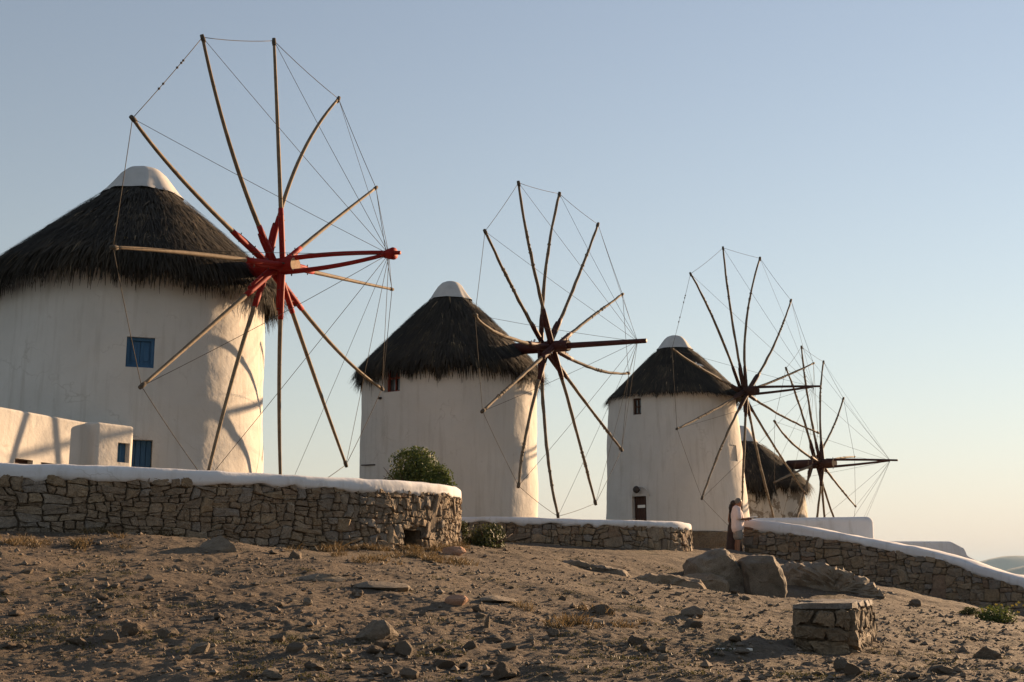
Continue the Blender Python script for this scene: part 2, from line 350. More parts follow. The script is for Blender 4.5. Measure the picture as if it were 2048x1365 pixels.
# ------------------------------------------------------------------ rubble walls, stone by stone
class Path:
    def __init__(s, ctrl, n=160):
        P = [np.array(c, float) for c in ctrl]; P = [2 * P[0] - P[1]] + P + [2 * P[-1] - P[-2]]; out = []
        k = len(ctrl) - 1
        for i in range(k):
            p0, p1, p2, p3 = P[i:i + 4]
            for t in np.linspace(0, 1, n // k + 2)[:-1]:
                out.append(.5 * (2 * p1 + (p2 - p0) * t + (2 * p0 - 5 * p1 + 4 * p2 - p3) * t * t + (3 * p1 - p0 - 3 * p2 + p3) * t ** 3))
        out.append(P[-2]); A = np.array(out); s.A = A
        s.S = np.concatenate([[0], np.cumsum(np.hypot(*np.diff(A[:, :2], axis=0).T))]); s.L = s.S[-1]
        N = 600; u = np.linspace(0, s.L, N + 1); s.N = N
        s.T = [tuple(r) for r in np.stack([np.interp(u, s.S, A[:, j]) for j in range(A.shape[1])], -1).tolist()]; s.NR = []
        for q in u:
            a, b = s.get(max(q - .08, 0)), s.get(min(q + .08, s.L)); tx, ty = b[0] - a[0], b[1] - a[1]; m = math.hypot(tx, ty); s.NR.append((ty / m, -tx / m))
    def ix(s, q):
        f = min(max(q / s.L, 0), 1) * s.N; i = min(int(f), s.N - 1); return i, f - i
    def get(s, q):
        i, t = s.ix(q); return [x * (1 - t) + y * t for x, y in zip(s.T[i], s.T[i + 1])]
    def nrm(s, q):
        i, t = s.ix(q); a, b = s.NR[i], s.NR[i + 1]; return a[0] * (1 - t) + b[0] * t, a[1] * (1 - t) + b[1] * t
    def pt(s, q, z, d):
        a = s.get(q); n = s.nrm(q); return Vector((a[0] + n[0] * d, a[1] + n[1] * d, z))

def clip(poly, nx, ny, c):
    out = []
    for i in range(len(poly)):
        a, b = poly[i], poly[(i + 1) % len(poly)]; da = a[0] * nx + a[1] * ny - c; db = b[0] * nx + b[1] * ny - c
        if da <= 0: out.append(a)
        if da * db < 0: t = da / (da - db); out.append((a[0] + (b[0] - a[0]) * t, a[1] + (b[1] - a[1]) * t))
    return out
def stone_cells(L, zlo, zhi, A0, ratio, rnd, hole=None):
    """rubble pattern on the unrolled face: slanting cuts, again and again, until the blocks are stone sized"""
    z0 = min(zlo(q) for q in np.linspace(0, L, 30)) - .25; z1 = max(zhi(q) for q in np.linspace(0, L, 30)) + .1
    out = []; stack = [[(0, z0), (L, z0), (L, z1), (0, z1)]]
    while stack:
        p = stack.pop(); xs = [v[0] for v in p]; ys = [v[1] for v in p]; w, h = max(xs) - min(xs), max(ys) - min(ys); cx, cz = sum(xs) / len(p), sum(ys) / len(p)
        A = .5 * abs(sum(p[k][0] * p[(k + 1) % len(p)][1] - p[(k + 1) % len(p)][0] * p[k][1] for k in range(len(p))))
        if A < A0 * math.exp(rnd.gauss(0, .62)) and w < .62: out.append(p); continue
        if w > h * ratio(cx) * rnd.uniform(.75, 1.35):
            t = rnd.uniform(-.30, .30); nx, ny = math.cos(t), math.sin(t); c0 = cx + rnd.uniform(-.22, .22) * w; c = nx * c0 + ny * cz
        else:
            t = rnd.uniform(-.16, .16); nx, ny = math.sin(t), math.cos(t); c0 = cz + rnd.uniform(-.22, .22) * h; c = nx * cx + ny * c0
        a, b = clip(p, nx, ny, c), clip(p, -nx, -ny, -c)
        if len(a) < 3 or len(b) < 3: out.append(p); continue
        stack += [a, b]
    cells = []
    for poly in out:
        q = sum(p[0] for p in poly) / len(poly); z = sum(p[1] for p in poly) / len(poly)
        if z < zlo(q) - .2 or z > zhi(q) + .06: continue
        qa, qb = max(0, q - .3), min(L, q + .3); sl = (zhi(qb) - zhi(qa)) / (qb - qa)
        poly = clip(poly, -sl, 1, zhi(q) - sl * q + .03)
        if len(poly) > 2: poly = clip(poly, 0, -1, -(zlo(q) - .22))
        if hole and len(poly) > 2:
            h0, h1, h2, h3 = hole
            if h0 < q < h1 and z < h3: continue
            if z < h3 + .04:
                if q <= h0: poly = clip(poly, 1, 0, h0)
                elif q >= h1: poly = clip(poly, -1, 0, -h1)
            if len(poly) > 2 and h0 - .15 < q < h1 + .15 and z >= h3: poly = clip(poly, 0, -1, -h3)
        if len(poly) < 3: continue
        cx = sum(p[0] for p in poly) / len(poly); cz = sum(p[1] for p in poly) / len(poly)
        A = .5 * abs(sum(poly[k][0] * poly[(k + 1) % len(poly)][1] - poly[(k + 1) % len(poly)][0] * poly[k][1] for k in range(len(poly))))
        if A < .0012: continue
        cells.append((poly, cx, cz, A))
    return cells
def stone_mesh(poly, cx, cz, A, mp, rnd, gap=.006, proud=.035, back=-.10):
    """one stone: rounded outline, side wall and a slightly uneven, tilted face; returns local mesh and centre"""
    sz = math.sqrt(A); fine = []
    for i in range(len(poly)):
        a, b = poly[i], poly[(i + 1) % len(poly)]; fine.append(a)
        if math.dist(a, b) > .45 * sz: fine.append(((a[0] + b[0]) / 2, (a[1] + b[1]) / 2))
    fx, fy = np.array([p[0] for p in fine]), np.array([p[1] for p in fine])
    wx, wy = fbm(fx * 2.6, fy * 4.5, 3, 301) * .10, fbm(fx * 2.6 + 31, fy * 4.5, 3, 302) * .095      # neighbours share the same wander
    P = [(x - cx, y - cz) for x, y in zip(fx + wx, fy + wy)]
    sh = max(.6, 1 - 2 * gap * rnd.uniform(.4, 1.9) / sz * 1.1); P = [(x * sh, y * sh) for x, y in P]
    # drop tiny edges, then cut corners
    Q = [P[i] for i in range(len(P)) if math.dist(P[i], P[i - 1]) > .12 * sz] or P
    if len(Q) < 3: Q = P
    C = []
    for i in range(len(Q)):
        a, b = Q[i], Q[(i + 1) % len(Q)]; k = rnd.uniform(.07, .24)
        C += [(a[0] + (b[0] - a[0]) * k, a[1] + (b[1] - a[1]) * k), (b[0] + (a[0] - b[0]) * k, b[1] + (a[1] - b[1]) * k)]
    n = len(C); h = proud * rnd.uniform(.1, 1.35) * min(1.4, .5 + sz * 2.6); tx, tz = rnd.uniform(-.16, .16), rnd.uniform(-.16, .16)
    o = mp(cx, cz, 0); vs = []
    rings = [(1.0, back, 0), (1.02, -.012, .006), (.97, h * .6, .009), (.82, h, .010)]
    for sc, d, jit in rings:
        for x, y in C:
            jx, jy = rnd.uniform(-jit, jit), rnd.uniform(-jit, jit)
            dd = d + (x * tx + y * tz if d > 0 else 0) + rnd.uniform(-jit, jit) * (1 if d > -.05 else 0)
            vs.append(mp(cx + x * sc + jx, cz + y * sc + jy, dd) - o)
    vs.append(mp(cx, cz, h + rnd.uniform(-.004, .008)) - o)
    fs = [(r * n + j, r * n + (j + 1) % n, (r + 1) * n + (j + 1) % n, (r + 1) * n + j) for r in range(3) for j in range(n)]
    fs += [(3 * n + j, 3 * n + (j + 1) % n, 4 * n) for j in range(n)]
    return mesh('stone', vs, fs), o

def rubble_wall(name, label, ctrl, A0, ratio, seed, cap_prof, hole=None, group=None, cap_label=None):
    """ctrl rows: x, y, foot z, stone top z, coping height"""
    rnd = random.Random(seed); pa = Path(ctrl, 200); L = pa.L
    zlo = lambda q: pa.get(q)[2]; zhi = lambda q: pa.get(q)[3]
    mid = pa.get(L * .5); root = empty(name, (mid[0], mid[1], mid[2])); tag(root, label, 'wall', group)
    qs = np.linspace(0, L, 160)
    # earth core behind the stones, with the niche left open
    mb = MB(); zs = [0, .25, .5, .75, 1.0]
    for i in range(len(qs) - 1):
        qm = .5 * (qs[i] + qs[i + 1])
        inh = hole and hole[0] < qm < hole[1]
        b0 = [zlo(q) - .5 for q in (qs[i], qs[i + 1])]; t0 = [zhi(q) + .01 for q in (qs[i], qs[i + 1])]
        if inh:
            mb.add([pa.pt(qs[i], hole[3], -.035), pa.pt(qs[i + 1], hole[3], -.035), pa.pt(qs[i + 1], t0[1], -.035), pa.pt(qs[i], t0[0], -.035)], [(0, 1, 2, 3)])
        else:
            mb.add([pa.pt(qs[i], b0[0], -.042), pa.pt(qs[i + 1], b0[1], -.042), pa.pt(qs[i + 1], t0[1], -.042), pa.pt(qs[i], t0[0], -.042)], [(0, 1, 2, 3)])
    mb.build('earth_core', M['mortar'], root)
    if hole:
        h0, h1, h2, h3 = hole; D = -.55; nb = MB(); c = [(h0, h2 - .3), (h1, h2 - .3), (h1, h3), (h0, h3)]
        f = [pa.pt(q, z, -.035) for q, z in c]; bk = [pa.pt(q, z, D) for q, z in c]
        nb.add(f + bk, [(0, 1, 5, 4), (1, 2, 6, 5), (2, 3, 7, 6), (3, 0, 4, 7), (4, 5, 6, 7)]); nb.build('niche', M['mortar'], root, False)
    cells = stone_cells(L, zlo, zhi, A0, ratio, rnd, hole)
    cells.sort(key=lambda c: -c[3])
    mp = lambda q, z, d: pa.pt(min(max(q, 0), L), z, d)
    rest = MB()
    for k, c in enumerate(cells):
        me, o = stone_mesh(*c, mp, rnd)
        if k < 295:
            link('stone', me, M['stone'], root, o)
        else:
            rest.add([Vector(v.co) + o for v in me.vertices], [tuple(p.vertices) for p in me.polygons])
    if rest.v: tag(rest.build('small_stones', M['stone'], root, False), kind='stuff')
    # whitewashed coping
    nq = 140; vs = []; npf = len(cap_prof); qs = np.linspace(0, L, nq)
    for i, q in enumerate(qs):
        a = pa.get(q); hgt = a[4]
        for j, (d, z) in enumerate(cap_prof):
            jz = (fbm(np.array([q * 5.0]), np.array([seed * 3.1]), 3, 5)[0] * .09 - .015) if j <= 1 else fbm(np.array([q * 1.4]), np.array([seed + j * .25]), 3, 8)[0] * .035
            jd = fbm(np.array([q * 1.8 + 40]), np.array([j * .4 + seed]), 3, 11)[0] * .035 if 0 < j < npf - 2 else 0
            vs.append(pa.pt(q, a[3] + z * hgt + jz, d + jd))
    fs = [(i * npf + j, (i + 1) * npf + j, (i + 1) * npf + j + 1, i * npf + j + 1) for i in range(nq - 1) for j in range(npf - 1)]
    fs += [tuple(range(npf))[::-1], tuple((nq - 1) * npf + j for j in range(npf))]
    link('coping', mesh('coping', vs, fs, True), M['cap'], root)
    print(name, 'stones', len(cells), 'L', round(L, 2)); return pa

CAPP = [(-.06, -.10), (.030, -.03), (.036, .10), (.032, .45), (.018, .76), (-.015, .91), (-.08, .98), (-.28, 1.0), (-.50, .98), (-.60, .8), (-.62, -.6)]
def wrow(px, Y, base, bot, top):
    a, b, c = at(px, base, Y), at(px, bot, Y), at(px, top, Y); return (b.x, Y, a.z, b.z, c.z - b.z)
w1 = [wrow(-190, 17.8, 1064, 953, 921), wrow(0, 18.1, 1066, 954, 925), wrow(300, 19.1, 1073, 960, 935), wrow(550, 20.4, 1093, 970, 947), wrow(750, 21.7, 1101, 981, 958), wrow(868, 23.0, 1099, 987, 967)]
e = w1[-1]; zt, ch = e[3] - .01, e[4] + .02
w1 += [(-1.13, 23.75, at(905, 1096, 23.7).z, zt, ch), (-1.03, 24.7, at(905, 1096, 23.7).z + .05, zt, ch), (-1.35, 25.9, e[2] + .3, zt, ch), (-1.9, 27.2, e[2] + .5, zt, ch)]
ax1 = lambda q: 1.9 if q < 6.0 else max(.75, 1.9 - (q - 6.0) * .45)
PA1 = Path(w1, 200)
# the small niche near the rounded end (found by its place along the wall)
def q_of(pa, px):
    best = min(np.linspace(0, pa.L * .8, 600), key=lambda q: abs(1024 + F * pa.get(q)[0] / (pa.get(q)[1] * CP + .6 * SP) - px)); return float(best)
h0, h1 = q_of(PA1, 808), q_of(PA1, 843); hz = PA1.get(h0)
hole1 = (h0, h1, hz[2] - .1, at(825, 1060, PA1.get(h0)[1]).z)
rubble_wall('stone_wall', 'long curved dry stone wall with white coping in front of the largest windmill', w1,
            .030, ax1, 3, CAPP, hole1)
w2 = [wrow(872, 29.5, 1090, 1044, 1031), wrow(930, 29.4, 1090, 1045, 1033), wrow(1100, 29.6, 1093, 1047, 1036), wrow(1250, 30.1, 1098, 1051, 1040), wrow(1335, 30.8, 1104, 1055, 1043)]
e = w2[-1]; zt, ch = e[3] - .01, e[4] + .02
w2 += [(at(1372, 1050, 31.5).x, 31.5, e[2], zt, ch), (at(1380, 1050, 32.4).x, 32.4, e[2] + .05, zt, ch), (at(1362, 1050, 34).x, 34, e[2] + .2, zt, ch), (at(1325, 1050, 35.3).x, 35.3, e[2] + .3, zt, ch)]
rubble_wall('stone_wall', 'low straight stone wall with white coping below the second windmill', w2,
            .045, lambda q: 1.6 if q < 5.2 else .85, 11, CAPP)
w3 = [wrow(1487, 35.6, 1112, 1057, 1036), wrow(1591, 34.7, 1134, 1069, 1050), wrow(1710, 33.6, 1159, 1087, 1072), wrow(1813, 32.5, 1189, 1107, 1092), wrow(1877, 31.8, 1207, 1119, 1105), wrow(1951, 31.0, 1223, 1145, 1129), wrow(2048, 30.0, 1240, 1175, 1158), wrow(2230, 28.2, 1280, 1225, 1208)]
rubble_wall('stone_wall', 'dark sloping stone wall with white coping running down to the right edge', w3,
            .055, lambda q: 1.7, 23, CAPP)

# raised terraces behind the walls
def terrace(name, pts, z):
    n = len(pts); v = [(x, y, z) for x, y in pts] + [(x, y, z - 2.5) for x, y in pts]
    f = [tuple(range(n))] + [(i, i + n, (i + 1) % n + n, (i + 1) % n) for i in range(n)]
    tag(link(name, mesh(name, v, f), M['ground']), kind='structure')
def inner(rows, d): 
    pa = Path(rows, 60); return [tuple(pa.pt(q, 0, -d)[:2]) for q in np.linspace(0, pa.L, 26)]
TZ1 = w1[3][3] + .10
terrace('terrace', inner(w1, .55) + [(-3, 30), (-12, 30)], TZ1)
TZ2 = w2[3][3] + .05
terrace('terrace', inner(w2, .55) + [(1.5, 38.5), (-6, 39), (-6, 31)], TZ2)

# ------------------------------------------------------------------ windmills
def tower_mesh(c, z0, z1, r0, r1, lean, opens, seed):
    """plastered round tower with true openings; opens: (angle, half width m, za, zb, depth)"""
    ths = set(np.linspace(-math.pi, math.pi, 121)[:-1].round(6)); zs = set(np.linspace(z0, z1, 46).round(6)); rm = .5 * (r0 + r1)
    for a, hw, za, zb, dp in opens:
        ths |= {round(a - hw / rm, 6), round(a + hw / rm, 6)}; zs |= {round(za, 6), round(zb, 6)}
    def thin(s, keep, eps):
        s = sorted(s); return [x for i, x in enumerate(s) if x in keep or all(abs(x - k) > eps for k in keep)]
    kt = {round(a + sg * hw / rm, 6) for a, hw, *_ in opens for sg in (-1, 1)}; kz = {round(z, 6) for o in opens for z in o[2:4]}
    ths = thin(ths, kt, .012); zs = thin(zs, kz, .025); nt = len(ths)
    def pos(t, z, inset=0):
        k = (z - z0) / (z1 - z0); r = r0 + (r1 - r0) * k
        r += .05 * fbm(np.array([t * 2.2 + seed]), np.array([z * .8]), 3, seed)[0] + .012 * fbm(np.array([t * 14]), np.array([z * 5]), 2, seed + 3)[0] - inset
        return (c[0] + lean * k + r * math.sin(t), c[1] - r * math.cos(t), z)     # t=0 faces the viewer, positive to the right
    TT, ZZ_ = np.meshgrid(np.array(ths), np.array(zs)); kk = (ZZ_ - z0) / (z1 - z0)
    rr = r0 + (r1 - r0) * kk + .05 * fbm(TT * 2.2 + seed, ZZ_ * .8, 3, seed) + .012 * fbm(TT * 14, ZZ_ * 5, 2, seed + 3)
    vs = [tuple(p) for p in np.stack([c[0] + lean * kk + rr * np.sin(TT), c[1] - rr * np.cos(TT), ZZ_], -1).reshape(-1, 3).tolist()]; fs = []
    for i in range(len(zs) - 1):
        for j in range(nt):
            t0, t1 = ths[j], ths[(j + 1) % nt]; tm = .5 * (t0 + t1) if j < nt - 1 else math.pi; zm = .5 * (zs[i] + zs[i + 1])
            if any(abs(tm - a) < hw / rm and za < zm < zb for a, hw, za, zb, dp in opens): continue
            fs.append((i * nt + j, i * nt + (j + 1) % nt, (i + 1) * nt + (j + 1) % nt, (i + 1) * nt + j))
    for a, hw, za, zb, dp in opens:
        tl = [t for t in ths if a - hw / rm - 1e-6 <= t <= a + hw / rm + 1e-6]; zl = [z for z in zs if za - 1e-6 <= z <= zb + 1e-6]
        loop = [(t, zl[0]) for t in tl] + [(tl[-1], z) for z in zl[1:]] + [(t, zl[-1]) for t in tl[::-1][1:]] + [(tl[0], z) for z in zl[::-1][1:-1]]
        b = len(vs); m = len(loop); o3 = [pos(t, z) for t, z in loop]
        d = Vector((math.sin(a), -math.cos(a), 0)); i3 = [tuple(Vector(p) - d * dp) for p in o3]
        vs += o3 + i3; fs += [(b + k, b + m + k, b + m + (k + 1) % m, b + (k + 1) % m) for k in range(m)]
    return mesh('tower', vs, fs, True)
def frame_of(c, a, r, z, inset):
    """centre, right and outward axes of a flat panel set into the tower at angle a"""
    d = Vector((math.sin(a), -math.cos(a), 0)); return Vector((c[0], c[1], z)) + d * (r - inset), Vector((math.cos(a), math.sin(a), 0)), d
def panel(mb, C, rx, out, w, h, t):
    rot = Matrix((rx, -out, Vector((0, 0, 1)))).transposed(); mb.box(C, w, t, h, rot)

def thatch(c, prof, root, seed, n_blade, fringe, fr_len, clump, blade_w=.016, ragged=1.0):
    """prof: (radius, z) from the cap down to the eave. A dark core plus many straw strips."""
    rd = np.random.default_rng(seed); pr = np.array(prof); S = np.concatenate([[0], np.cumsum(np.hypot(*np.diff(pr, axis=0).T))])
    n = 120; qs = np.linspace(0, S[-1], 26); vs = []
    t_, q_ = np.meshgrid(2 * math.pi * np.arange(n) / n, qs); r_ = np.interp(q_, S, pr[:, 0]) - .02; z_ = np.interp(q_, S, pr[:, 1])
    w_ = 1 + .025 * fbm(t_ * 3 + seed, q_ * 2.0, 3, seed); dz_ = .10 * fbm(t_ * 5 + seed, q_ * 1.6, 3, seed + 2)
    vs = np.stack([c[0] + r_ * w_ * np.sin(t_), c[1] - r_ * w_ * np.cos(t_), z_ - .02 + dz_ * np.minimum(1, q_ / .4)], -1).reshape(-1, 3).tolist()
    # underside back to the tower
    for j in range(n):
        t = 2 * math.pi * j / n; r = pr[-1, 0] - .42; vs.append((c[0] + r * math.sin(t), c[1] - r * math.cos(t), pr[-1, 1] + .12))
    k = len(qs) + 1
    fs = [(i * n + j, i * n + (j + 1) % n, (i + 1) * n + (j + 1) % n, (i + 1) * n + j) for i in range(k - 1) for j in range(n)]
    core = link('thatched_roof', mesh('thatched_roof', vs, fs, True), M['thatch_core'], root)
    # straw
    def strips(q, th, L, W, lift, side, droop):
        r = np.interp(q, S, pr[:, 0]); z = np.interp(q, S, pr[:, 1]); r2 = np.interp(q + .05, S, pr[:, 0]); z2 = np.interp(q + .05, S, pr[:, 1])
        last = q + .05 > S[-1]
        tx, tz = np.where(last, -.02, r2 - r), np.where(last, -.9, z2 - z); m = np.hypot(tx, tz) + 1e-9; tx, tz = tx / m, tz / m
        er = np.stack([np.sin(th), -np.cos(th), 0 * th], -1); et = np.stack([np.cos(th), np.sin(th), 0 * th], -1); ez = np.array([0, 0, 1.0])
        nrm = -tz[:, None] * er + tx[:, None] * ez
        P = np.array([c[0], c[1], 0]) + er * r[:, None] + ez * z[:, None] + nrm * rd.uniform(-.02, .035, len(q))[:, None]
        D = tx[:, None] * er + tz[:, None] * ez + nrm * lift[:, None] + et * side[:, None]; D /= np.linalg.norm(D, axis=1)[:, None]
        Wv = np.cross(D, nrm); Wv /= np.linalg.norm(Wv, axis=1)[:, None]; Wv = Wv * (W * .5)[:, None]
        mid = P + D * (L * .55)[:, None]; end = P + D * L[:, None] - ez * (droop * L)[:, None]
        return np.stack([P - Wv, P + Wv, mid + Wv * .9, mid - Wv * .9, end + Wv * .25, end - Wv * .25], 1)
    Nb = n_blade; q = S[-1] * np.sqrt(rd.uniform(0.0, .93, Nb)); th = rd.uniform(-math.pi, math.pi, Nb)
    cl = np.clip(fbm(th * 7 + seed, q * 2.4, 3, seed + 9) + .5, 0, 1)
    tone = np.clip(.42 + .55 * (cl - .5) + rd.normal(0, .14, Nb), 0, 1); light = rd.random(Nb) < .02; tone[light] = rd.uniform(.85, 1, light.sum())
    B1 = strips(q, th, rd.uniform(.22, .6, Nb) * (S[-1] / 3.2), rd.uniform(.6, 1.6, Nb) * blade_w, rd.normal(.07, .055, Nb) * ragged, rd.normal(0, .13, Nb) * ragged, rd.uniform(0, .12, Nb))
    Nf = fringe; th2 = rd.uniform(-math.pi, math.pi, Nf)
    ln = fr_len * (1 + clump * 2.0 * fbm(th2 * 5.3 + seed * 1.7, th2 * 0 + 3, 3, seed + 4, .6)) * rd.uniform(.45, 1.15, Nf); ln = np.clip(ln, .05, 2)
    q2 = S[-1] - rd.uniform(0, .30, Nf)
    tone2 = np.clip(.35 + .5 * fbm(th2 * 9, th2 * 0, 2, seed + 14) + rd.normal(0, .15, Nf), 0, .9)
    B2 = strips(q2, th2, ln, rd.uniform(.6, 1.7, Nf) * blade_w, rd.normal(-.01, .07, Nf) * ragged, rd.normal(0, .10, Nf) * ragged, rd.uniform(.0, .3, Nf))
    # curled ends of the upper straw courses
    Nc = fringe // 2; th3 = rd.uniform(-math.pi, math.pi, Nc); q3 = S[-1] * np.where(rd.random(Nc) < .6, .74, .46) + rd.normal(0, .03, Nc) + .10 * fbm(th3 * 4, th3 * 0 + 7, 2, seed + 31)
    B3 = strips(np.clip(q3, .1, S[-1] - .1), th3, rd.uniform(.10, .24, Nc), rd.uniform(.7, 1.8, Nc) * blade_w, rd.normal(.22, .10, Nc) * ragged, rd.normal(0, .18, Nc), rd.uniform(.1, .5, Nc))
    tone3 = np.clip(rd.normal(.50, .17, Nc) + .5 * np.clip(fbm(th3 * 6, th3 * 0 + 2, 2, seed + 41), -.3, .5), 0, .97)
    B = np.concatenate([B1, B2, B3]); T = np.concatenate([tone, tone2, tone3]); nb = len(B)
    V = B.reshape(-1, 3); i0 = np.arange(nb) * 6
    Fq = np.concatenate([np.stack([i0, i0 + 1, i0 + 2, i0 + 3], -1), np.stack([i0 + 3, i0 + 2, i0 + 4, i0 + 5], -1)])
    me = npmesh('straw', V, Fq); at_ = me.attributes.new('tone', 'FLOAT', 'POINT'); at_.data.foreach_set('value', np.repeat(T, 6).astype(np.float32))
    s = link('straw', me, M['thatch'], core); tag(s, kind='stuff')
    return core

def cap_mesh(c, z0, z1, r, seed):
    n = 48; prof = [(1.10, -.06), (1.06, 0.0), (.98, .10), (.80, .42), (.62, .72), (.45, .90), (.25, .985), (0.02, 1.0)]; vs = []
    for k, (a, h) in enumerate(prof):
        for j in range(n):
            t = 2 * math.pi * j / n; fold = 1 + (.035 * math.sin(t * 9 + seed) * abs(math.sin(t * 2.3 + seed * 2)) + .05 * fbm(np.array([t * 2.5 + seed]), np.array([h * 2]), 3, seed)[0]) * (1.25 - h)
            vs.append((c[0] + r * a * fold * math.sin(t), c[1] - r * a * fold * math.cos(t), z0 + (z1 - z0) * h))
    fs = [(i * n + j, i * n + (j + 1) % n, (i + 1) * n + (j + 1) % n, (i + 1) * n + j) for i in range(len(prof) - 1) for j in range(n)]
    fs.append(tuple((len(prof) - 1) * n + j for j in range(n))); return mesh('roof_cap', vs, fs, True)

def windmill(label, C, az, el, ph, hub_px, tips, mids, bow_px, bow_Y, cfg):
    rnd = random.Random(cfg['seed']); C = Vector(C) + Vector((0, 0, EYE)); azr, elr = R(az), R(el)
    a = Vector((math.sin(azr) * math.cos(elr), math.cos(azr) * math.cos(elr), math.sin(elr)))
    h = Vector((0, 0, 1)).cross(a).normalized(); v = a.cross(h)
    cx = cfg['cx']; cc = at(cx, 800, cfg['Y']); c = (cc.x, cc.y); z0 = cfg['z0']
    root = empty('windmill', (c[0], c[1], z0)); tag(root, label, 'windmill', 'whitewashed windmills along the ridge')
    re = cfg['re']; ze = at(cx, cfg['eave'], cfg['Y'] - re).z; zc = at(cx, cfg['cap'], cfg['Y'] - cfg['rc']).z; za = at(cx, cfg['apex'], cfg['Y']).z
    r0, r1 = cfg['r0'], cfg['r1']
    ops = []
    for o in cfg['opens']:
        P1 = on_cyl(c, r0 * .5 + r1 * .5, o['px'], .5 * (o['py'][0] + o['py'][1])); ang = math.atan2(P1.x - c[0], -(P1.y - c[1]))
        zt_, zb_ = on_cyl(c, .5 * (r0 + r1), o['px'], o['py'][0]).z, on_cyl(c, .5 * (r0 + r1), o['px'], o['py'][1]).z
        o['ang'] = ang; o['za'] = max(zb_, z0 - .2) if o['kind'] != 'door' else zb_; o['zb'] = zt_; ops.append((ang, o['hw'], o['za'], zt_, o['depth']))
    tw = link('tower', tower_mesh(c, z0 - .4, ze + min(.45, cfg['droop'] * .9 - .03), r0, r1, cfg.get('lean', 0), ops, cfg['seed']), cfg['plaster'], root)
    for o in cfg['opens']:
        k = (.5 * (o['za'] + o['zb']) - z0) / (ze - z0); r = r0 + (r1 - r0) * k
        Cc, rx, out = frame_of((c[0] + cfg.get('lean', 0) * k, c[1]), o['ang'], r, .5 * (o['za'] + o['zb']), o['depth'] - .02); w, hh = o['hw'] * 2, o['zb'] - o['za']
        if o['kind'] == 'shutter':
            fr = MB(); [panel(fr, Cc + rx * sg * (w / 2 - .03) + out * .03, rx, out, .06, hh, .06) for sg in (-1, 1)]
            [panel(fr, Cc + Vector((0, 0, sg * (hh / 2 - .03))) + out * .03, rx, out, w - .12, .06, .06) for sg in (-1, 1)]
            wnd = fr.build('window', o['mat'], root, False)
            for sg in (-1, 1):
                lf = MB(); panel(lf, Cc + rx * sg * (w / 4 - .016), rx, out, w / 2 - .04, hh - .1, .03)
                panel(lf, Cc + rx * sg * (w / 4 - .016) + out * .022, rx, out, w / 2 - .16, hh - .26, .02); lf.build('shutter', o['mat'], wnd, False)
        elif o['kind'] == 'glass':
            fr = MB(); [panel(fr, Cc + rx * sg * (w / 2 - .03) + out * .03, rx, out, .06, hh, .06) for sg in (-1, 1)]
            [panel(fr, Cc + Vector((0, 0, zz)) + out * .03, rx, out, w - .12, .05, .05) for zz in (-hh / 2 + .025, 0, hh / 2 - .025)]
            panel(fr, Cc + out * .03, rx, out, .03, hh - .1, .04)
            wnd = fr.build('window', o['mat'], root, False)
            for zz in (-hh / 4, hh / 4):
                for sg in (-1, 1):
                    pn = MB(); panel(pn, Cc + Vector((0, 0, zz)) + rx * sg * w / 4, rx, out, w / 2 - .06, hh / 2 - .05, .015); pn.build('pane', M['glass'], wnd, False)
        else:
            dr = MB(); nb = 5
            for i in range(nb): panel(dr, Cc + rx * ((i + .5) / nb - .5) * (w - .02), rx, out, (w - .02) / nb - .012, hh, .04)
            panel(dr, Cc - out * .03, rx, out, w, hh, .02)
            d = dr.build('blocked_window' if o['kind'] == 'blind' else 'door', o['mat'], root, False)
            if o.get('sign'):
                sg = MB(); panel(sg, Cc + out * .035 + Vector((0, 0, hh * .12)), rx, out, .30, .10, .015); sg.build('notice', M['paper'], d, False)
    # roof
    dz = zc - ze; rc = cfg['rc']; dr = cfg['droop']; rs = re - .12
    prof = [(rc, zc)] + [(rc + (rs - rc) * t, zc - (dz - dr) * (t ** cfg.get('pw', 1.05))) for t in (.15, .3, .45, .6, .75, .88, 1.0)]
    if dr > .1: prof += [(re, ze + dr * .55), (re + .02, ze + dr * .2), (re - .01, ze)]
    thatch(c, prof, root, cfg['seed'], cfg['blades'], cfg['fringe'], cfg['fl'], cfg['clump'], cfg['bw'], cfg.get('ragged', 1))
    link('roof_cap', cap_mesh(c, zc - .02, za, rc, cfg['seed']), M['canvas'], root)
    # axle and bowsprit
    Hb = on_plane(*hub_px, C - a * cfg['off'], a); Bt = at(*bow_px, bow_Y); ax = (Bt - Hb).normalized()
    ra = cfg['ra']; fe = Hb + ax * cfg['fe']; re_ = Hb - ax * cfg['bk']
    am = MB(); am.tube([re_, Hb - ax * .3, fe - ax * .02, fe], [ra * 1.08, ra * 1.05, ra, ra * .94], 14, False); axo = am.build('axle', cfg['paint'], root)
    cpm = MB(); cpm.tube([fe - ax * .01, fe + ax * .004], [ra * .94, ra * .9], 14); cpm.build('axle_end', M['endgrain'] if cfg['endgrain'] else cfg['paint'], axo, False)
    side = ax.cross(Vector((0, 0, 1))).normalized(); upv = side.cross(ax)
    cl = Hb + ax * ((Bt - Hb).length * .90)
    for sg in ((1, -1) if cfg['bows'] == 2 else (0,)):
        st = fe - ax * cfg['fe'] * .5 + upv * sg * ra * .82; pm = MB(); m = (st + cl) * .5 + upv * sg * cfg['bowbend']
        pts = [st * (1 - t) ** 2 + m * 2 * t * (1 - t) + (Bt if sg >= 0 else cl) * t * t for t in np.linspace(0, 1, 10)]
        pm.tube(pts, list(np.linspace(cfg['rb'], cfg['rb'] * .72, 10)), 8); pm.build('bowsprit', cfg['paint'], root)
    if cfg['bows'] == 2 and cfg['clamp']:
        k = MB(); k.tube([cl - ax * .10, cl, cl + ax * .14, cl + ax * .18], [.05, .085, .115, .11], 10); k.build('bowsprit_clamp', cfg['paint'], root)
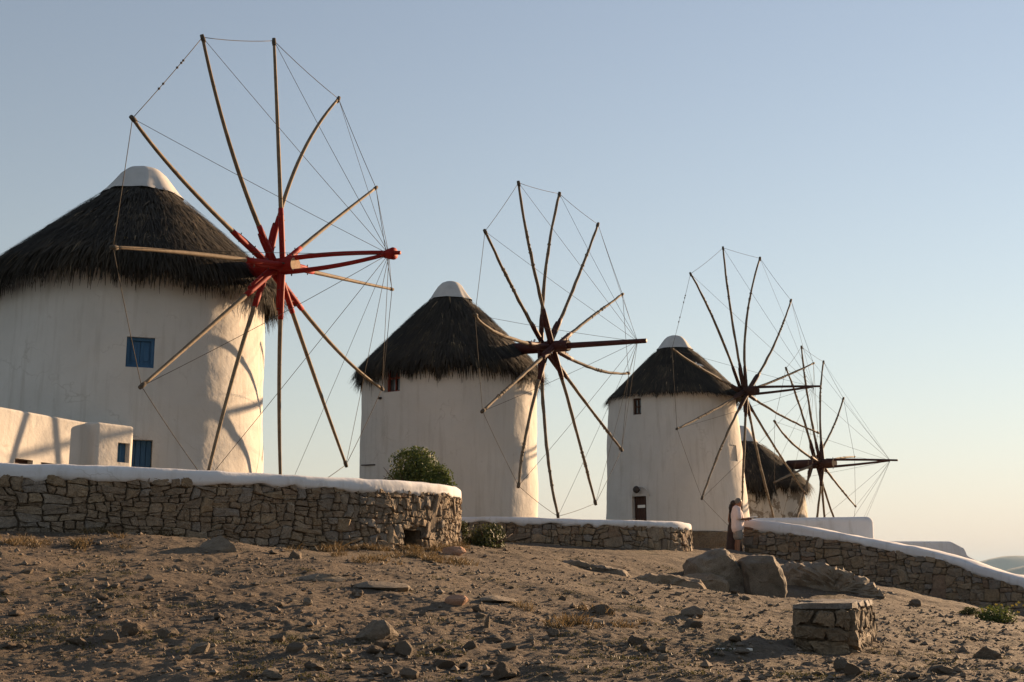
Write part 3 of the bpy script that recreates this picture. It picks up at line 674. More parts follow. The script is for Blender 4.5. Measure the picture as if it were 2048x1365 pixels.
    for i in range(2):
        bm_ = MB(); p = fe - ax * (.08); bm_.tube([p - upv * (ra + .06), p + upv * (ra + .06)] if i == 0 else [p + side * (ra + .05) - ax * .06, p - side * (ra + .05) - ax * .06], .014, 6); bm_.build('bolt', M['iron'], axo)
    # spars: six poles through the axle, twelve arms
    TP = []
    for k in range(12):
        if tips[k]: TP.append(on_plane(*tips[k], C, a))
        else: th = R(ph) + k * math.pi / 6; TP.append(C + (v * math.cos(th) + h * math.sin(th)) * cfg.get('R', 4.5))
    stag = cfg['stag']
    for k in range(12):
        root_p = Hb + ax * stag[k % 6]; tp = TP[k]; d = (tp - root_p); L = d.length; dn = d.normalized()
        if mids.get(k): md = on_plane(*mids[k], (root_p + tp) * .5, a)
        else:
            s1 = dn.cross(a).normalized(); md = (root_p + tp) * .5 + s1 * rnd.uniform(-1, 1) * cfg['wob'] - a * cfg['wob'] * rnd.uniform(.2, 1)
        cpt = md * 2 - (root_p + tp) * .5      # quadratic control so that the curve passes through md
        N = 18; ts = np.linspace(0, 1, N); rs_ = cfg['rs']; pts = []; rad = []
        for t in ts:
            p = root_p * (1 - t) ** 2 + cpt * 2 * t * (1 - t) + tp * t * t
            if cfg['knots'] and .05 < t < .98: p = p + Vector((rnd.uniform(-1, 1), rnd.uniform(-1, 1), rnd.uniform(-1, 1))) * .008
            pts.append(p); rad.append(rs_ * (1.08 - .42 * t) * (1 + (rnd.uniform(-.10, .12) if cfg['knots'] else rnd.uniform(-.03, .03))))
        sp = MB(); sp.tube(pts, rad, 9); spo = sp.build('spar', cfg['pole'], root)
        tc = MB(); tc.tube([tp - dn * .10, tp - dn * .04, tp + dn * .05], [rad[-1] * 1.15, rad[-1] * 1.5, rad[-1] * 1.2], 8); tc.build('tip_lashing', M['rope'], spo)
        # painted splint that binds the spar to the axle
        sl_ = cfg['splint'] * rnd.uniform(.88, 1.1); sd = dn.cross(a).normalized() * (1 if k % 2 else -1)
        def along(s): return root_p + dn * s + (cpt - root_p) * 0
        q0 = [pts[0].lerp(pts[-1], 0)]; K = 7; lp = []
        for s in np.linspace(0, sl_, K):
            t = s / L; lp.append(root_p * (1 - t) ** 2 + cpt * 2 * t * (1 - t) + tp * t * t)
        sm = MB(); sm.tube([p - a * rs_ * .0 for p in lp], [rs_ * 1.28 * cfg['spl_w']] * (K - 1) + [rs_ * 1.12], 8); pn = sm.build('painted_root', cfg['paint'], spo)
        l2 = lp[:K - 1]; sm = MB(); sm.tube([p + sd * rs_ * 1.25 - a * rs_ * .5 for p in l2], [rs_ * 1.05 * cfg['spl_w']] * (K - 2) + [rs_ * .75], 6); sm.build('splint', cfg['paint'], spo)
        for f_ in (.45, .8):
            p = lp[0].lerp(lp[-1], f_); bl = MB(); bl.tube([p - sd * rs_ * 1.9, p + sd * rs_ * 2.6], .011, 5); bl.build('bolt', M['iron'], spo)
        if cfg['knots']:
            kn = MB(); t0 = rnd.uniform(.45, .62)
            for i in range(7):
                t = t0 + i * .032 + rnd.uniform(-.013, .013); p = root_p * (1 - t) ** 2 + cpt * 2 * t * (1 - t) + tp * t * t; r_ = rs_ * rnd.uniform(.78, 1.08)
                kn.tube([p - dn * .035, p - dn * .012, p + dn * .014, p + dn * .035], [r_ * .7, r_ * 1.1, r_ * 1.05, r_ * .7], 6)
            tag(kn.build('cord_binding', cfg['pole'], spo), kind='stuff')
    rr = cfg['rope']
    for k in range(12):
        A_, B_ = TP[k], TP[(k + 1) % 12]; m = (A_ + B_) * .5 - Vector((0, 0, .03 + rnd.uniform(0, .05)))
        rm_ = MB(); rm_.tube([A_.lerp(m, t) if False else A_ * (1 - t) ** 2 + m * 2 * t * (1 - t) + B_ * t * t for t in np.linspace(0, 1, 7)], rr * 1.1, 5)
        if k in cfg.get('knotted', ()):
            for t in (.36, .42, .62, .68, .71): p = A_.lerp(B_, t) - Vector((0, 0, .02)); rm_.tube([p - (B_ - A_) * .012, p, p + (B_ - A_) * .012], [rr * 1.5, rr * 4, rr * 1.5], 6)
        rm_.build('rim_rope', M['rope'], root)
        E_ = cl + ax * .05 + (A_ - cl).normalized() * .03; m = (A_ + E_) * .5 - Vector((0, 0, rnd.uniform(.02, .10)))
        st = MB(); st.tube([A_ * (1 - t) ** 2 + m * 2 * t * (1 - t) + E_ * t * t for t in np.linspace(0, 1, 9)], rr * .8, 4); st.build('stay_rope', M['rope'], root)
    return root, dict(c=c, ze=ze, zc=zc, Hb=Hb, ax=ax, prof=prof, up=upv)
def on_cyl(c, r, px, py):
    d = ray(px, py); ox, oy = -c[0], -c[1]; A = d.x ** 2 + d.y ** 2; B = 2 * (ox * d.x + oy * d.y); Cc = ox * ox + oy * oy - r * r
    D = B * B - 4 * A * Cc; t = (-B - math.sqrt(max(D, 0))) / (2 * A); return Vector((0, 0, EYE)) + d * t

W = []
W.append(windmill('nearest and largest windmill with bright red axle and blue shutters', (-4.53, 23.467, 5.742), 114.47, -1.62, -37.45, (550, 534),
    [(405, 75), (548, 82), (677, 198), (752, 376), (784, 579), (764, 778), (692, 930), None, None, (283, 773), (226, 495), (265, 237)],
    {0: (471, 325), 1: (557, 300), 2: (592, 335), 3: (655, 452), 5: (664, 690), 6: (626, 745), 8: (476, 720), 9: (415, 658), 10: (390, 508), 11: (385, 382)},
    (800, 506), 21.9,
    dict(seed=5, cx=262, Y=24.92, z0=TZ1, r0=2.68, r1=2.56, re=2.83, rc=.74, eave=530, cap=369, apex=337, droop=.42, pw=.98, plaster=M['plaster'], blades=26000, fringe=7500, fl=.17, clump=1.1, bw=.02,
         off=.05, ra=.155, fe=.52, bk=1.9, paint=M['red'], pole=M['pole'], endgrain=True, bows=2, clamp=True, rb=.052, bowbend=.10, rs=.045, wob=.04, knots=False, stag=[.05, .20, -.18, .10, .28, -.10],
         splint=1.0, spl_w=1.0, rope=.0062, knotted=(11,),
         opens=[dict(px=281, py=(674, 735), hw=.25, depth=.16, kind='shutter', mat=M['blue']), dict(px=276, py=(880, 942), hw=.24, depth=.20, kind='door', mat=M['blue'])])))
W.append(windmill('second windmill from the left, shaggy thatch and dark red axle with single bowsprit', (1.277, 32.936, 5.946), 119.66, -.09, -28.82, (1100, 694),
    [(1037, 366), (1119, 388), (1196, 449), (1245, 589), (1257, 747), (1243, 900), (1191, 1007), (1116, 1033), (1037, 972), (965, 823), (950, 630), (970, 463)],
    {0: (1064, 520), 1: (1092, 535), 2: (1154, 560), 3: (1180, 637), 4: (1188, 738), 5: (1182, 820), 6: (1152, 860), 7: (1092, 880), 8: (1056, 850), 10: (1006, 672), 11: (1027, 580)},
    (1292, 682), 31.2,
    dict(seed=9, cx=899, Y=34.65, z0=TZ2, r0=2.46, r1=2.44, re=2.52, rc=.55, eave=729, cap=590, apex=564, droop=.36, pw=1.0, plaster=M['plaster'], blades=17000, fringe=5200, fl=.22, clump=1.15, bw=.026, ragged=1.0,
         off=.30, ra=.15, fe=.62, bk=1.7, paint=M['red_dark'], pole=M['pole_old'], endgrain=False, bows=1, clamp=False, rb=.085, bowbend=0, rs=.050, wob=.10, knots=True, stag=[.10, -.30, -.05, .18, .02, -.18],
         splint=.95, spl_w=1.05, rope=.0060,
         opens=[dict(px=784, py=(726, 784), hw=.27, depth=.22, kind='glass', mat=M['red_wood'])])))
W.append(windmill('third windmill from the left, neat thatch and small door behind the low wall', (8.406, 43.575, 6.278), 129.76, -.36, -19.02, (1490, 783),
    [(1446, 496), (1520, 517), (1582, 601), (1627, 727), (1636, 866), (1612, 988), None, None, (1404, 997), (1354, 858), (1344, 698), (1381, 548)],
    {0: (1464, 640), 1: (1492, 650), 2: (1548, 690), 9: (1424, 822), 10: (1415, 745), 11: (1432, 650)},
    (1641, 773), 40.5,
    dict(seed=14, R=5.17, cx=1352, Y=45.5, z0=at(1360, 1085, 43).z, r0=2.64, r1=2.32, lean=-.18, re=2.60, rc=.61, eave=781, cap=692, apex=672, droop=.04, pw=1.0, plaster=M['plaster'], blades=15000, fringe=2600, fl=.12, clump=.9, bw=.026, ragged=.55,
         off=.25, ra=.15, fe=.62, bk=1.5, paint=M['brown_dark'], pole=M['pole_old'], endgrain=False, bows=2, clamp=False, rb=.048, bowbend=.03, rs=.046, wob=.08, knots=True, stag=[.0, .10, .20, .05, -.10, -.2],
         splint=.95, spl_w=1.05, rope=.0058, knotted=(10,),
         opens=[dict(px=1279, py=(796, 829), hw=.18, depth=.16, kind='glass', mat=M['brown_wood']), dict(px=1283, py=(993, 1046), hw=.28, depth=.22, kind='door', mat=M['brown_wood'], sign=True), dict(px=1476, py=(890, 922), hw=.26, depth=.10, kind='blind', mat=M['plaster'])])))
W.append(windmill('farthest windmill with peeling plaster, half hidden behind the third one', (12.802, 52.419, 4.409), 123.26, .57, -41.57, (1637, 928),
    [(1572, 737), (1603, 694), (1647, 724), (1687, 797), (1709, 914), (1711, 1013), None, None, None, None, (1549, 965), (1549, 843)],
    {0: (1600, 815), 1: (1617, 805), 2: (1640, 820), 3: (1664, 860), 4: (1672, 918), 5: (1675, 970), 11: (1588, 890)},
    (1795, 921), 49.5,
    dict(seed=21, R=4.95, cx=1478, Y=54.2, z0=at(1478, 1090, 51.7).z, r0=2.80, r1=2.60, re=2.77, rc=.68, eave=968, cap=880, apex=852, droop=.30, pw=1.12, plaster=M['plaster_peel'], blades=9000, fringe=3200, fl=.40, clump=.9, bw=.036, ragged=1.2,
         off=.0, ra=.19, fe=.82, bk=1.6, paint=M['brown_dark'], pole=M['pole_old'], endgrain=True, bows=2, clamp=False, rb=.055, bowbend=.03, rs=.050, wob=.06, knots=True, stag=[-.10, .10, .25, -.30, .0, .15],
         splint=.95, spl_w=1.1, rope=.0062, opens=[])))

# ------------------------------------------------------------------ white annex before the nearest mill, white blocks by the sloping wall
def bevel_prism(name, plan, z0, z1, mat, parent=None, w=.16, seg=5, corner=.10, cuts=()):
    bm = bmesh.new(); lo = [bm.verts.new((x, y, z0)) for x, y in plan]; hi = [bm.verts.new((x, y, z1)) for x, y in plan]; n = len(plan)
    bm.faces.new(lo[::-1]); bm.faces.new(hi)
    for i in range(n): bm.faces.new((lo[i], lo[(i + 1) % n], hi[(i + 1) % n], hi[i]))
    bmesh.ops.recalc_face_normals(bm, faces=bm.faces)
    if corner: bmesh.ops.bevel(bm, geom=[e for e in bm.edges if abs(e.verts[0].co.z - e.verts[1].co.z) > .1], offset=corner, segments=4, profile=.5, affect='EDGES')
    top = [e for e in bm.edges if all(abs(v.co.z - z1) < 1e-4 for v in e.verts) and len(e.link_faces) == 2 and any(abs(f.normal.z) < .5 for f in e.link_faces)]
    bmesh.ops.bevel(bm, geom=top, offset=w, segments=seg, profile=.5, affect='EDGES', clamp_overlap=True)
    me = bpy.data.meshes.new(name); bm.to_mesh(me); bm.free()
    o = link(name, me, mat, parent)
    for c in cuts:
        co = MB(); co.box(*c); cm = bpy.data.objects.new('cut', mesh('cut', co.v, co.f)); COL.objects.link(cm)
        md = o.modifiers.new('cut', 'BOOLEAN'); md.object = cm; md.solver = 'EXACT'; md.operation = 'DIFFERENCE'
        bpy.context.view_layer.update(); ev = o.evaluated_get(bpy.context.evaluated_depsgraph_get()); nm = bpy.data.meshes.new_from_object(ev)
        o.modifiers.clear(); o.data = nm; bpy.data.objects.remove(cm)
    o.data.shade_smooth()
    try: o.data.set_sharp_from_angle(angle=R(38))
    except Exception: pass
    return o
def pY(px, Y): return (at(px, 900, Y).x, Y)
A0, A1 = pY(-45, 18.85), pY(171, 21.3); B1 = pY(191, 21.22); C1 = pY(266, 21.9)
zt = at(60, 826, 20.0).z
ann = empty('annex_building', (A1[0] - .8, A1[1], TZ1)); tag(ann, 'small flat-roofed white annex with rounded edges at the foot of the largest windmill', 'building')
dA = Vector((A1[0] - A0[0], A1[1] - A0[1], 0)).normalized(); nA = Vector((dA.y, -dA.x, 0)); rotA = Matrix((dA, -nA, Vector((0, 0, 1)))).transposed()
def onA(px, py):   # point on face A or on its plane
    return on_plane(px, py, Vector((A0[0], A0[1], 0)), nA)
dC = Vector((C1[0] - B1[0], C1[1] - B1[1], 0)).normalized(); nC = Vector((dC.y, -dC.x, 0)); rotC = Matrix((dC, -nC, Vector((0, 0, 1)))).transposed()
wp = on_plane(247, 906, Vector((B1[0], B1[1], 0)), nC); w1p, w2p = onA(47, 938), onA(98, 945)
body = bevel_prism('wall', [(-12, 19.6), A0, A1, B1, C1, (C1[0] - .5, C1[1] + .8), (-12, 24.4)], TZ1 - .5, zt, M['plaster'], ann, .30, 7, .07,
    cuts=[(wp - nC * .02, .26, .24, .34, rotC), (w1p - nA * .02, .42, .22, .30, rotA), (w2p - nA * .02, .42, .22, .30, rotA)])
w = MB(); w.box(wp - nC * .12, .25, .03, .33, rotC); win = w.build('window', M['blue'], ann, False)
w = MB(); w.box(wp - nC * .095, .03, .03, .33, rotC); w.build('mullion', M['blue'], win, False)
for p in (w1p, w2p):
    w = MB(); w.box(p - nA * .115, .41, .03, .29, rotA); w.build('vent_board', M['brown_wood'], ann, False)
vp = on_plane(152, 874, Vector((A1[0], A1[1], 0)), Vector((0, -1, 0))); v = MB(); v.tube([vp + Vector((.06, .05, 0)), vp + Vector((.06, -.08, 0))], .04, 12, False); v.build('vent_pipe', M['iron'], ann)

zA = at(1600, 1036, 37.5).z
bA = [pY(1500, 37.6), pY(1600, 37.2), pY(1741, 36.6), (pY(1741, 36.6)[0] + .25, 38.4), (pY(1500, 37.6)[0], 39.4)]
tag(bevel_prism('white_parapet', bA, zA - 2.2, zA, M['cap'], None, .26, 6, .25), 'broad white parapet block with rounded end behind the sloping stone wall', 'parapet')
def side_prism(name, pts, Y0, Y1, mat, label, cat, bev=.06):
    bm = bmesh.new(); f = [bm.verts.new(at(px, py, Y0)) for px, py in pts]; b = [bm.verts.new(Vector((v.co.x, v.co.y + (Y1 - Y0), v.co.z))) for v in f]; n = len(f)
    bm.faces.new(f); bm.faces.new(b[::-1])
    for i in range(n): bm.faces.new((f[i], b[i], b[(i + 1) % n], f[(i + 1) % n]))
    bmesh.ops.recalc_face_normals(bm, faces=bm.faces)
    bmesh.ops.bevel(bm, geom=[e for e in bm.edges], offset=bev, segments=3, profile=.5, affect='EDGES', clamp_overlap=True)
    me = bpy.data.meshes.new(name); bm.to_mesh(me); bm.free(); me.shade_smooth(); o = link(name, me, mat); me.set_sharp_from_angle(angle=R(35)); return tag(o, label, cat)
side_prism('white_stair_wall', [(1700, 1083), (1902, 1083), (1930, 1097), (1936, 1112), (1960, 1124), (1994, 1140), (2060, 1166), (2060, 1230), (1700, 1230)], 35.4, 37.4, M['cap'],
           'white stepped stair wall at the far right above the sea', 'wall')

# rough stone footing under the third windmill, a lamp over its door, small ironwork on the second
m3, i3 = W[2]; c3 = i3['c']; fz = at(1430, 1064, 43).z
nf, mf = 60, 9; tt, zz = np.meshgrid(np.linspace(-1.9, 1.9, nf), np.linspace(fz - 1.3, fz, mf)); rf = 2.80 + .14 * fbm(tt * 9, zz * 4, 4, 61) + .05 * (fz - zz)
Vf = np.stack([c3[0] + .02 + rf * np.sin(tt), c3[1] - rf * np.cos(tt), zz], -1).reshape(-1, 3); ixf = np.arange(nf * mf).reshape(mf, nf)
Vt = np.stack([c3[0] + (rf[-1] - .3) * np.sin(tt[-1]), c3[1] - (rf[-1] - .3) * np.cos(tt[-1]), zz[-1] + .05], -1)
Vf = np.concatenate([Vf, Vt]); ixf = np.concatenate([ixf, (nf * mf + np.arange(nf))[None]])
link('footing', npmesh('footing', Vf, np.stack([ixf[:-1, :-1].ravel(), ixf[:-1, 1:].ravel(), ixf[1:, 1:].ravel(), ixf[1:, :-1].ravel()], -1), False), M['mortar'], m3)
lp = on_cyl(c3, 2.62, 1276, 980); d3 = Vector((lp.x - c3[0], lp.y - c3[1], 0)).normalized()
lm = MB(); lm.tube([lp - d3 * .05, lp + d3 * .10, lp + d3 * .16, lp + d3 * .18], [.05, .13, .11, .03], 12); lm.build('door_lamp', M['iron'], m3)
arch = MB(); pa_ = [on_cyl(c3, 2.63, 1281 + 17 * math.sin(t), 994 - 20 * math.cos(t)) for t in np.linspace(-1.5, 1.5, 13)]; arch.tube(pa_, .018, 5); arch.build('door_arch', M['plaster'], m3)
m2, i2 = W[1]; c2 = i2['c']; ip = on_cyl(c2, 2.45, 736, 931); d2 = Vector((ip.x - c2[0], ip.y - c2[1], 0)).normalized()
ir = MB(); ir.tube([on_cyl(c2, 2.45, 750, 930) , on_cyl(c2, 2.47, 727, 931) + d2 * .06], .02, 6); ir.build('iron_bracket', M['iron'], m2)
ip = on_cyl(c2, 2.45, 763, 797); ir = MB(); ir.tube([ip - d2 * .03, ip + d2 * .09], .035, 8); ir.build('wall_hook', M['iron'], m2)

# ------------------------------------------------------------------ rocks
def rock_mesh(name, seed, sub, cuts, rough=.06, flat=1.0):
    rd = np.random.default_rng(seed); bm = bmesh.new(); bmesh.ops.create_icosphere(bm, subdivisions=sub, radius=1)
    Vr = np.array([v.co[:] for v in bm.verts])
    for _ in range(cuts):
        nv = rd.normal(size=3); nv /= np.linalg.norm(nv); dd = rd.uniform(.45, .82); ex = Vr @ nv - dd; Vr = Vr - np.clip(ex, 0, None)[:, None] * nv * .96
    f = lambda s, k: np.stack([fbm(Vr[:, 1] * s + k, Vr[:, 2] * s, 3, seed), fbm(Vr[:, 2] * s + k, Vr[:, 0] * s, 3, seed + 5), fbm(Vr[:, 0] * s + k, Vr[:, 1] * s, 3, seed + 9)], -1)
    Vr = Vr + rough * f(2.2, 3) + rough * .45 * f(6, 8)
    Vr /= np.abs(Vr).max(0); Vr[:, 2] *= flat
    for v, p in zip(bm.verts, Vr): v.co = p
    me = bpy.data.meshes.new(name); bm.to_mesh(me); bm.free(); return me
ROCKS = [rock_mesh('stone', 100 + i, 3 if i < 6 else 2, 9, .10) for i in range(14)]
def place_rock(name, px, py, wpx, hpx, label, mat, me=None, Y=None, rz=None, tilt=0, depth=1.0, sink=.25, group=None, cat='rock'):
    """a rock whose foot meets the ground on the sight line (px, py)"""
    g = ground_hit(px, py) if Y is None else at(px, py, Y)
    if g is None: g = at(px, py, 20)
    s = g.y / F; w, h = wpx * s / 2, hpx * s
    me = me or random.choice(ROCKS); o = bpy.data.objects.new(name, me); COL.objects.link(o)
    if not me.materials: me.materials.append(mat)
    o.material_slots[0].link = 'OBJECT'; o.material_slots[0].material = mat
    hh = h * (.5 + sink); o.scale = (w, w * depth, hh); o.location = (g.x, g.y + w * depth * .5, g.z + h - hh)
    o.rotation_euler = (tilt * .5, tilt, rz if rz is not None else random.uniform(-.5, .5)); tag(o, label, cat, group); return o
G, FS, PK = M['granite'], M['field_stone'], M['pink_stone']
def boulder(seed, cuts=12, sub=5): return rock_mesh('boulder', seed, sub, cuts, .07)
def outline_rock(name, pts, Y, depth, label, seed, rough=.05, back=.75, front=.86):
    """a rock with the given outline at distance Y, real depth, rounded arrises and an uneven skin"""
    O = [at(px, py, Y) for px, py in pts]; n = len(O); ce = sum(O, Vector()) / n; lo = min(p.z for p in O); rings = []
    for k, dy in ((front, -.16), (1.0, 0), (1.0, .5), (back, 1.0)):
        rings.append([Vector((ce.x + (p.x - ce.x) * k, Y + depth * dy, lo + (p.z - lo) * (k if k < .9 else 1) - (.25 if p.z < lo + .1 else 0))) for p in O])
    bm = bmesh.new(); vs = [[bm.verts.new(p) for p in r] for r in rings]
    for i in range(3):
        for j in range(n): bm.faces.new((vs[i][j], vs[i][(j + 1) % n], vs[i + 1][(j + 1) % n], vs[i + 1][j]))
    for r in (vs[0][::-1], vs[3]):
        c = bm.verts.new(sum((v.co for v in r), Vector()) / n)
        for j in range(n): bm.faces.new((r[j], r[(j + 1) % n], c))
    bmesh.ops.recalc_face_normals(bm, faces=bm.faces)
    for _ in range(3): bmesh.ops.subdivide_edges(bm, edges=bm.edges[:], cuts=1, use_grid_fill=True, smooth=.12)
    bm.normal_update(); A = np.array([v.co[:] for v in bm.verts]); N = np.array([v.normal[:] for v in bm.verts])
    d = rough * (fbm(A[:, 0] * 3 + A[:, 1] * 2, A[:, 2] * 3 - A[:, 1], 4, seed) * 2 + np.abs(fbm(A[:, 0] * 6 - A[:, 2] * 3, A[:, 2] * 7 + A[:, 1] * 4, 3, seed + 3)) * -1.4)
    for v, p in zip(bm.verts, A + N * d[:, None]): v.co = Vector(p) - Vector((ce.x, Y, lo))
    me = bpy.data.meshes.new(name); bm.to_mesh(me); bm.free(); me.shade_smooth(); me.set_sharp_from_angle(angle=R(32)); return tag(link(name, me, G, None, (ce.x, Y, lo)), label, 'rock')
outline_rock('boulder', [(1374, 1152), (1384, 1122), (1418, 1106), (1449, 1097), (1466, 1110), (1484, 1128), (1494, 1160), (1502, 1196), (1440, 1200), (1390, 1194)], 25.4, 1.5, 'large grey sloping boulder left of the split by the man', 31)
outline_rock('boulder', [(1487, 1150), (1483, 1122), (1494, 1115), (1546, 1112), (1556, 1128), (1569, 1160), (1571, 1196), (1530, 1202), (1500, 1196)], 25.0, 1.2, 'blocky upright boulder with a sunlit right edge below the sloping wall', 47, .035)
outline_rock('rock_outcrop', [(1556, 1180), (1562, 1138), (1590, 1130), (1648, 1136), (1692, 1148), (1722, 1160), (1752, 1180), (1778, 1204), (1786, 1224), (1680, 1226), (1560, 1218)], 27.2, 2.0, 'rough weathered outcrop sloping right below the sloping wall', 53, .11, .8, .9)
outline_rock('rock_outcrop', [(1700, 1200), (1740, 1180), (1790, 1186), (1830, 1206), (1862, 1226), (1780, 1236), (1710, 1230)], 27.8, 1.6, 'low dark ledge of bedrock at the foot of the sloping wall', 55, .09)
outline_rock('boulder', [(1345, 1172), (1372, 1150), (1420, 1150), (1455, 1164), (1476, 1190), (1420, 1200), (1350, 1194)], 24.6, .9, 'half buried rock leaning on the front of the large grey boulder', 71, .06)
outline_rock('rock_outcrop', [(1040, 1146), (1078, 1136), (1110, 1130), (1132, 1126), (1168, 1128), (1180, 1132), (1222, 1134), (1250, 1140), (1272, 1152), (1180, 1160), (1080, 1156)], 24.5, 1.0, 'flat grey bedrock shelf in the middle of the slope below the low wall', 61, .05, .8, .93)
outline_rock('rock_outcrop', [(1235, 1172), (1268, 1160), (1300, 1152), (1352, 1154), (1400, 1162), (1420, 1182), (1330, 1190), (1250, 1184)], 23.0, .9, 'flat rock ledge just left of the large boulders', 67, .05, .8, .93)
place_rock('rock', 436, 1100, 92, 28, 'flat grey slab of rock lying in front of the long stone wall', G, boulder(73, 8, 4), None, .05, .05, .5, .4)
NAMED = [(591, 1118, 36, 20, 'pale lit stone alone on the sand below the long wall', FS), (905, 1110, 58, 20, 'pink block lying by the rounded wall end', PK), (572, 1090, 20, 22, 'small upright stone leaning at the foot of the long wall', FS),
    (612, 1212, 24, 16, 'dark round mossy stone on open sand left of centre', G), (918, 1210, 58, 22, 'pink ended rock with a dark tuft in mid slope', PK), (752, 1278, 90, 36, 'humped grey rock in the lower middle of the slope', G),
    (812, 1312, 46, 28, 'bright broken stone below the humped grey rock', FS), (974, 1256, 13, 22, 'thin pale shard standing upright on the slope', FS), (958, 1226, 30, 16, 'ochre stone beside the pink ended rock', FS),
    (1388, 1236, 52, 24, 'dark block of stone on the right of the slope', G), (1385, 1256, 42, 16, 'pale stone just below the dark block', FS), (1205, 1228, 54, 18, 'rounded buried stone left of the dark block', FS),
    (1687, 1345, 40, 26, 'pointed stone lying in front of the bench corner', FS), (1832, 1213, 26, 16, 'small pale stone by the ledge at the foot of the sloping wall', FS), (1985, 1316, 66, 26, 'low humped stone near the lower right corner', G),
    (258, 1272, 50, 26, 'tan boulder topping the rock cluster at lower left', FS), (222, 1284, 44, 22, 'ragged stone left of the tan boulder', FS), (332, 1274, 44, 18, 'broken stone right of the tan boulder', FS),
    (596, 1306, 50, 24, 'square edged pale rock at the lower left of centre', FS), (940, 1300, 36, 16, 'flat stone right of the bright broken stone', FS), (1000, 1205, 100, 12, 'long smooth bedrock strip beside the pink ended rock', G),
    (1880, 1345, 46, 14, 'flat stone near the bottom right edge', FS), (150, 1290, 40, 16, 'rubbly stone near the bottom left corner', FS), (1180, 1252, 90, 16, 'low rough rock under the rounded buried stone', G), (885, 1338, 54, 20, 'broad pale rock at the bottom middle', FS),
    (640, 1162, 110, 14, 'low grey bedrock hump below the middle of the long wall', G), (760, 1180, 120, 16, 'long low bedrock ridge in mid slope left of the pink ended rock', G)]
for i, (px, py, wp_, hp_, lb, mt) in enumerate(NAMED): place_rock('rock', px, py, wp_, hp_, lb, mt, ROCKS[i % 14], depth=.8)
g = at(1420, 1301, 10.2); sb = MB(); sb.box(g + Vector((.02, .0, -.03)), .62, .10, .09, Matrix.Rotation(.06, 3, 'Z')); tag(sb.build('paving_slab', M['paper'], None, False), 'long pale slab edge lying in the ground left of the bench', 'slab')
rs = random.Random(5); cnt = 0
while cnt < 85:
    px, py = rs.uniform(0, 2048), rs.uniform(1085, 1362)
    if rs.random() > (.25 + .75 * (py - 1085) / 280): continue
    g = ground_hit(px, py)
    if g is None or g.y > 26 or (1570 < px < 1780 and 1180 < py < 1335): continue
    sz = rs.uniform(.025, .075) * (1 if rs.random() < .88 else 1.6); s = F / g.y
    place_rock('loose_stone', px, py, sz * 2 * s, sz * rs.uniform(.6, 1.1) * s, 'small loose stone scattered on the bare dirt slope', FS if rs.random() < .8 else G, ROCKS[rs.randrange(14)], depth=rs.uniform(.7, 1.2), rz=rs.uniform(0, 6), sink=.15, group='loose stones on the slope', cat='stone'); cnt += 1

# gravel and clods: too many to count
rd = np.random.default_rng(17); Ng = 27000
yg = np.exp(rd.uniform(math.log(7.3), math.log(27), Ng)); xg = rd.uniform(-.46, .46, Ng) * yg
dens = fbm(xg * .8, yg * .8, 4, 91) + rd.uniform(-.5, .5, Ng); keep = dens > -.12; xg, yg = xg[keep], yg[keep]; Ng = len(xg)
zg = ground_z(xg, yg); sg = np.exp(rd.normal(math.log(.011), .55, Ng)).clip(.004, .045) * (yg / 10).clip(.8, 1.6) ** .5
base = np.array([[1, 0, 0], [0, 1, 0], [-1, 0, 0], [0, -1, 0], [0, 0, 1.0], [.1, .1, -1]]); fc = np.array([[0, 1, 4], [1, 2, 4], [2, 3, 4], [3, 0, 4], [1, 0, 5], [2, 1, 5], [3, 2, 5], [0, 3, 5]])
an = rd.uniform(0, 6.28, Ng); ca, sa = np.cos(an)[:, None], np.sin(an)[:, None]
sc = rd.uniform(.6, 1.4, (Ng, 6, 1)); Bv = base[None] * sc; Bv = np.stack([Bv[..., 0] * ca - Bv[..., 1] * sa, Bv[..., 0] * sa + Bv[..., 1] * ca, Bv[..., 2] * rd.uniform(.5, .9, (Ng, 1))], -1) * sg[:, None, None]
Bv += np.stack([xg, yg, zg + sg * .25], -1)[:, None]
tag(link('gravel', npmesh('gravel', Bv.reshape(-1, 3), (fc[None] + (np.arange(Ng) * 6)[:, None, None]).reshape(-1, 3)), M['pebble']), 'fine gravel and crumbled clods strewn over the dirt', 'gravel', kind='stuff')

# ------------------------------------------------------------------ plants
def blades_mesh(name, P, D, Wd, tone, mat, parent=None, curve=.3):
    """narrow grass blades from roots P along D (length included)"""
    n = len(P); L = np.linalg.norm(D, axis=1)[:, None]; Dn = D / L; sd = np.cross(Dn, [0, 0, 1.0]) + 1e-6; sd /= np.linalg.norm(sd, axis=1)[:, None]; a = rng.uniform(0, 6.28, n)[:, None]
    sd = sd * np.cos(a) + np.cross(Dn, sd) * np.sin(a); sd *= Wd[:, None] * .5
    mid = P + D * .55; end = P + D - np.array([0, 0, 1.0]) * L * curve * rng.uniform(0, 1, (n, 1))
    V = np.stack([P - sd, P + sd, mid + sd * .8, mid - sd * .8, end], 1).reshape(-1, 3); i0 = (np.arange(n) * 5)[:, None]
    me = bpy.data.meshes.new(name); me.from_pydata(V.tolist(), [], (i0 + [0, 1, 2, 3]).tolist() + (i0 + [3, 2, 4]).tolist()); me.update()
    t = me.attributes.new('tone', 'FLOAT', 'POINT'); t.data.foreach_set('value', np.repeat(tone, 5).astype(np.float32)); return link(name, me, mat, parent)
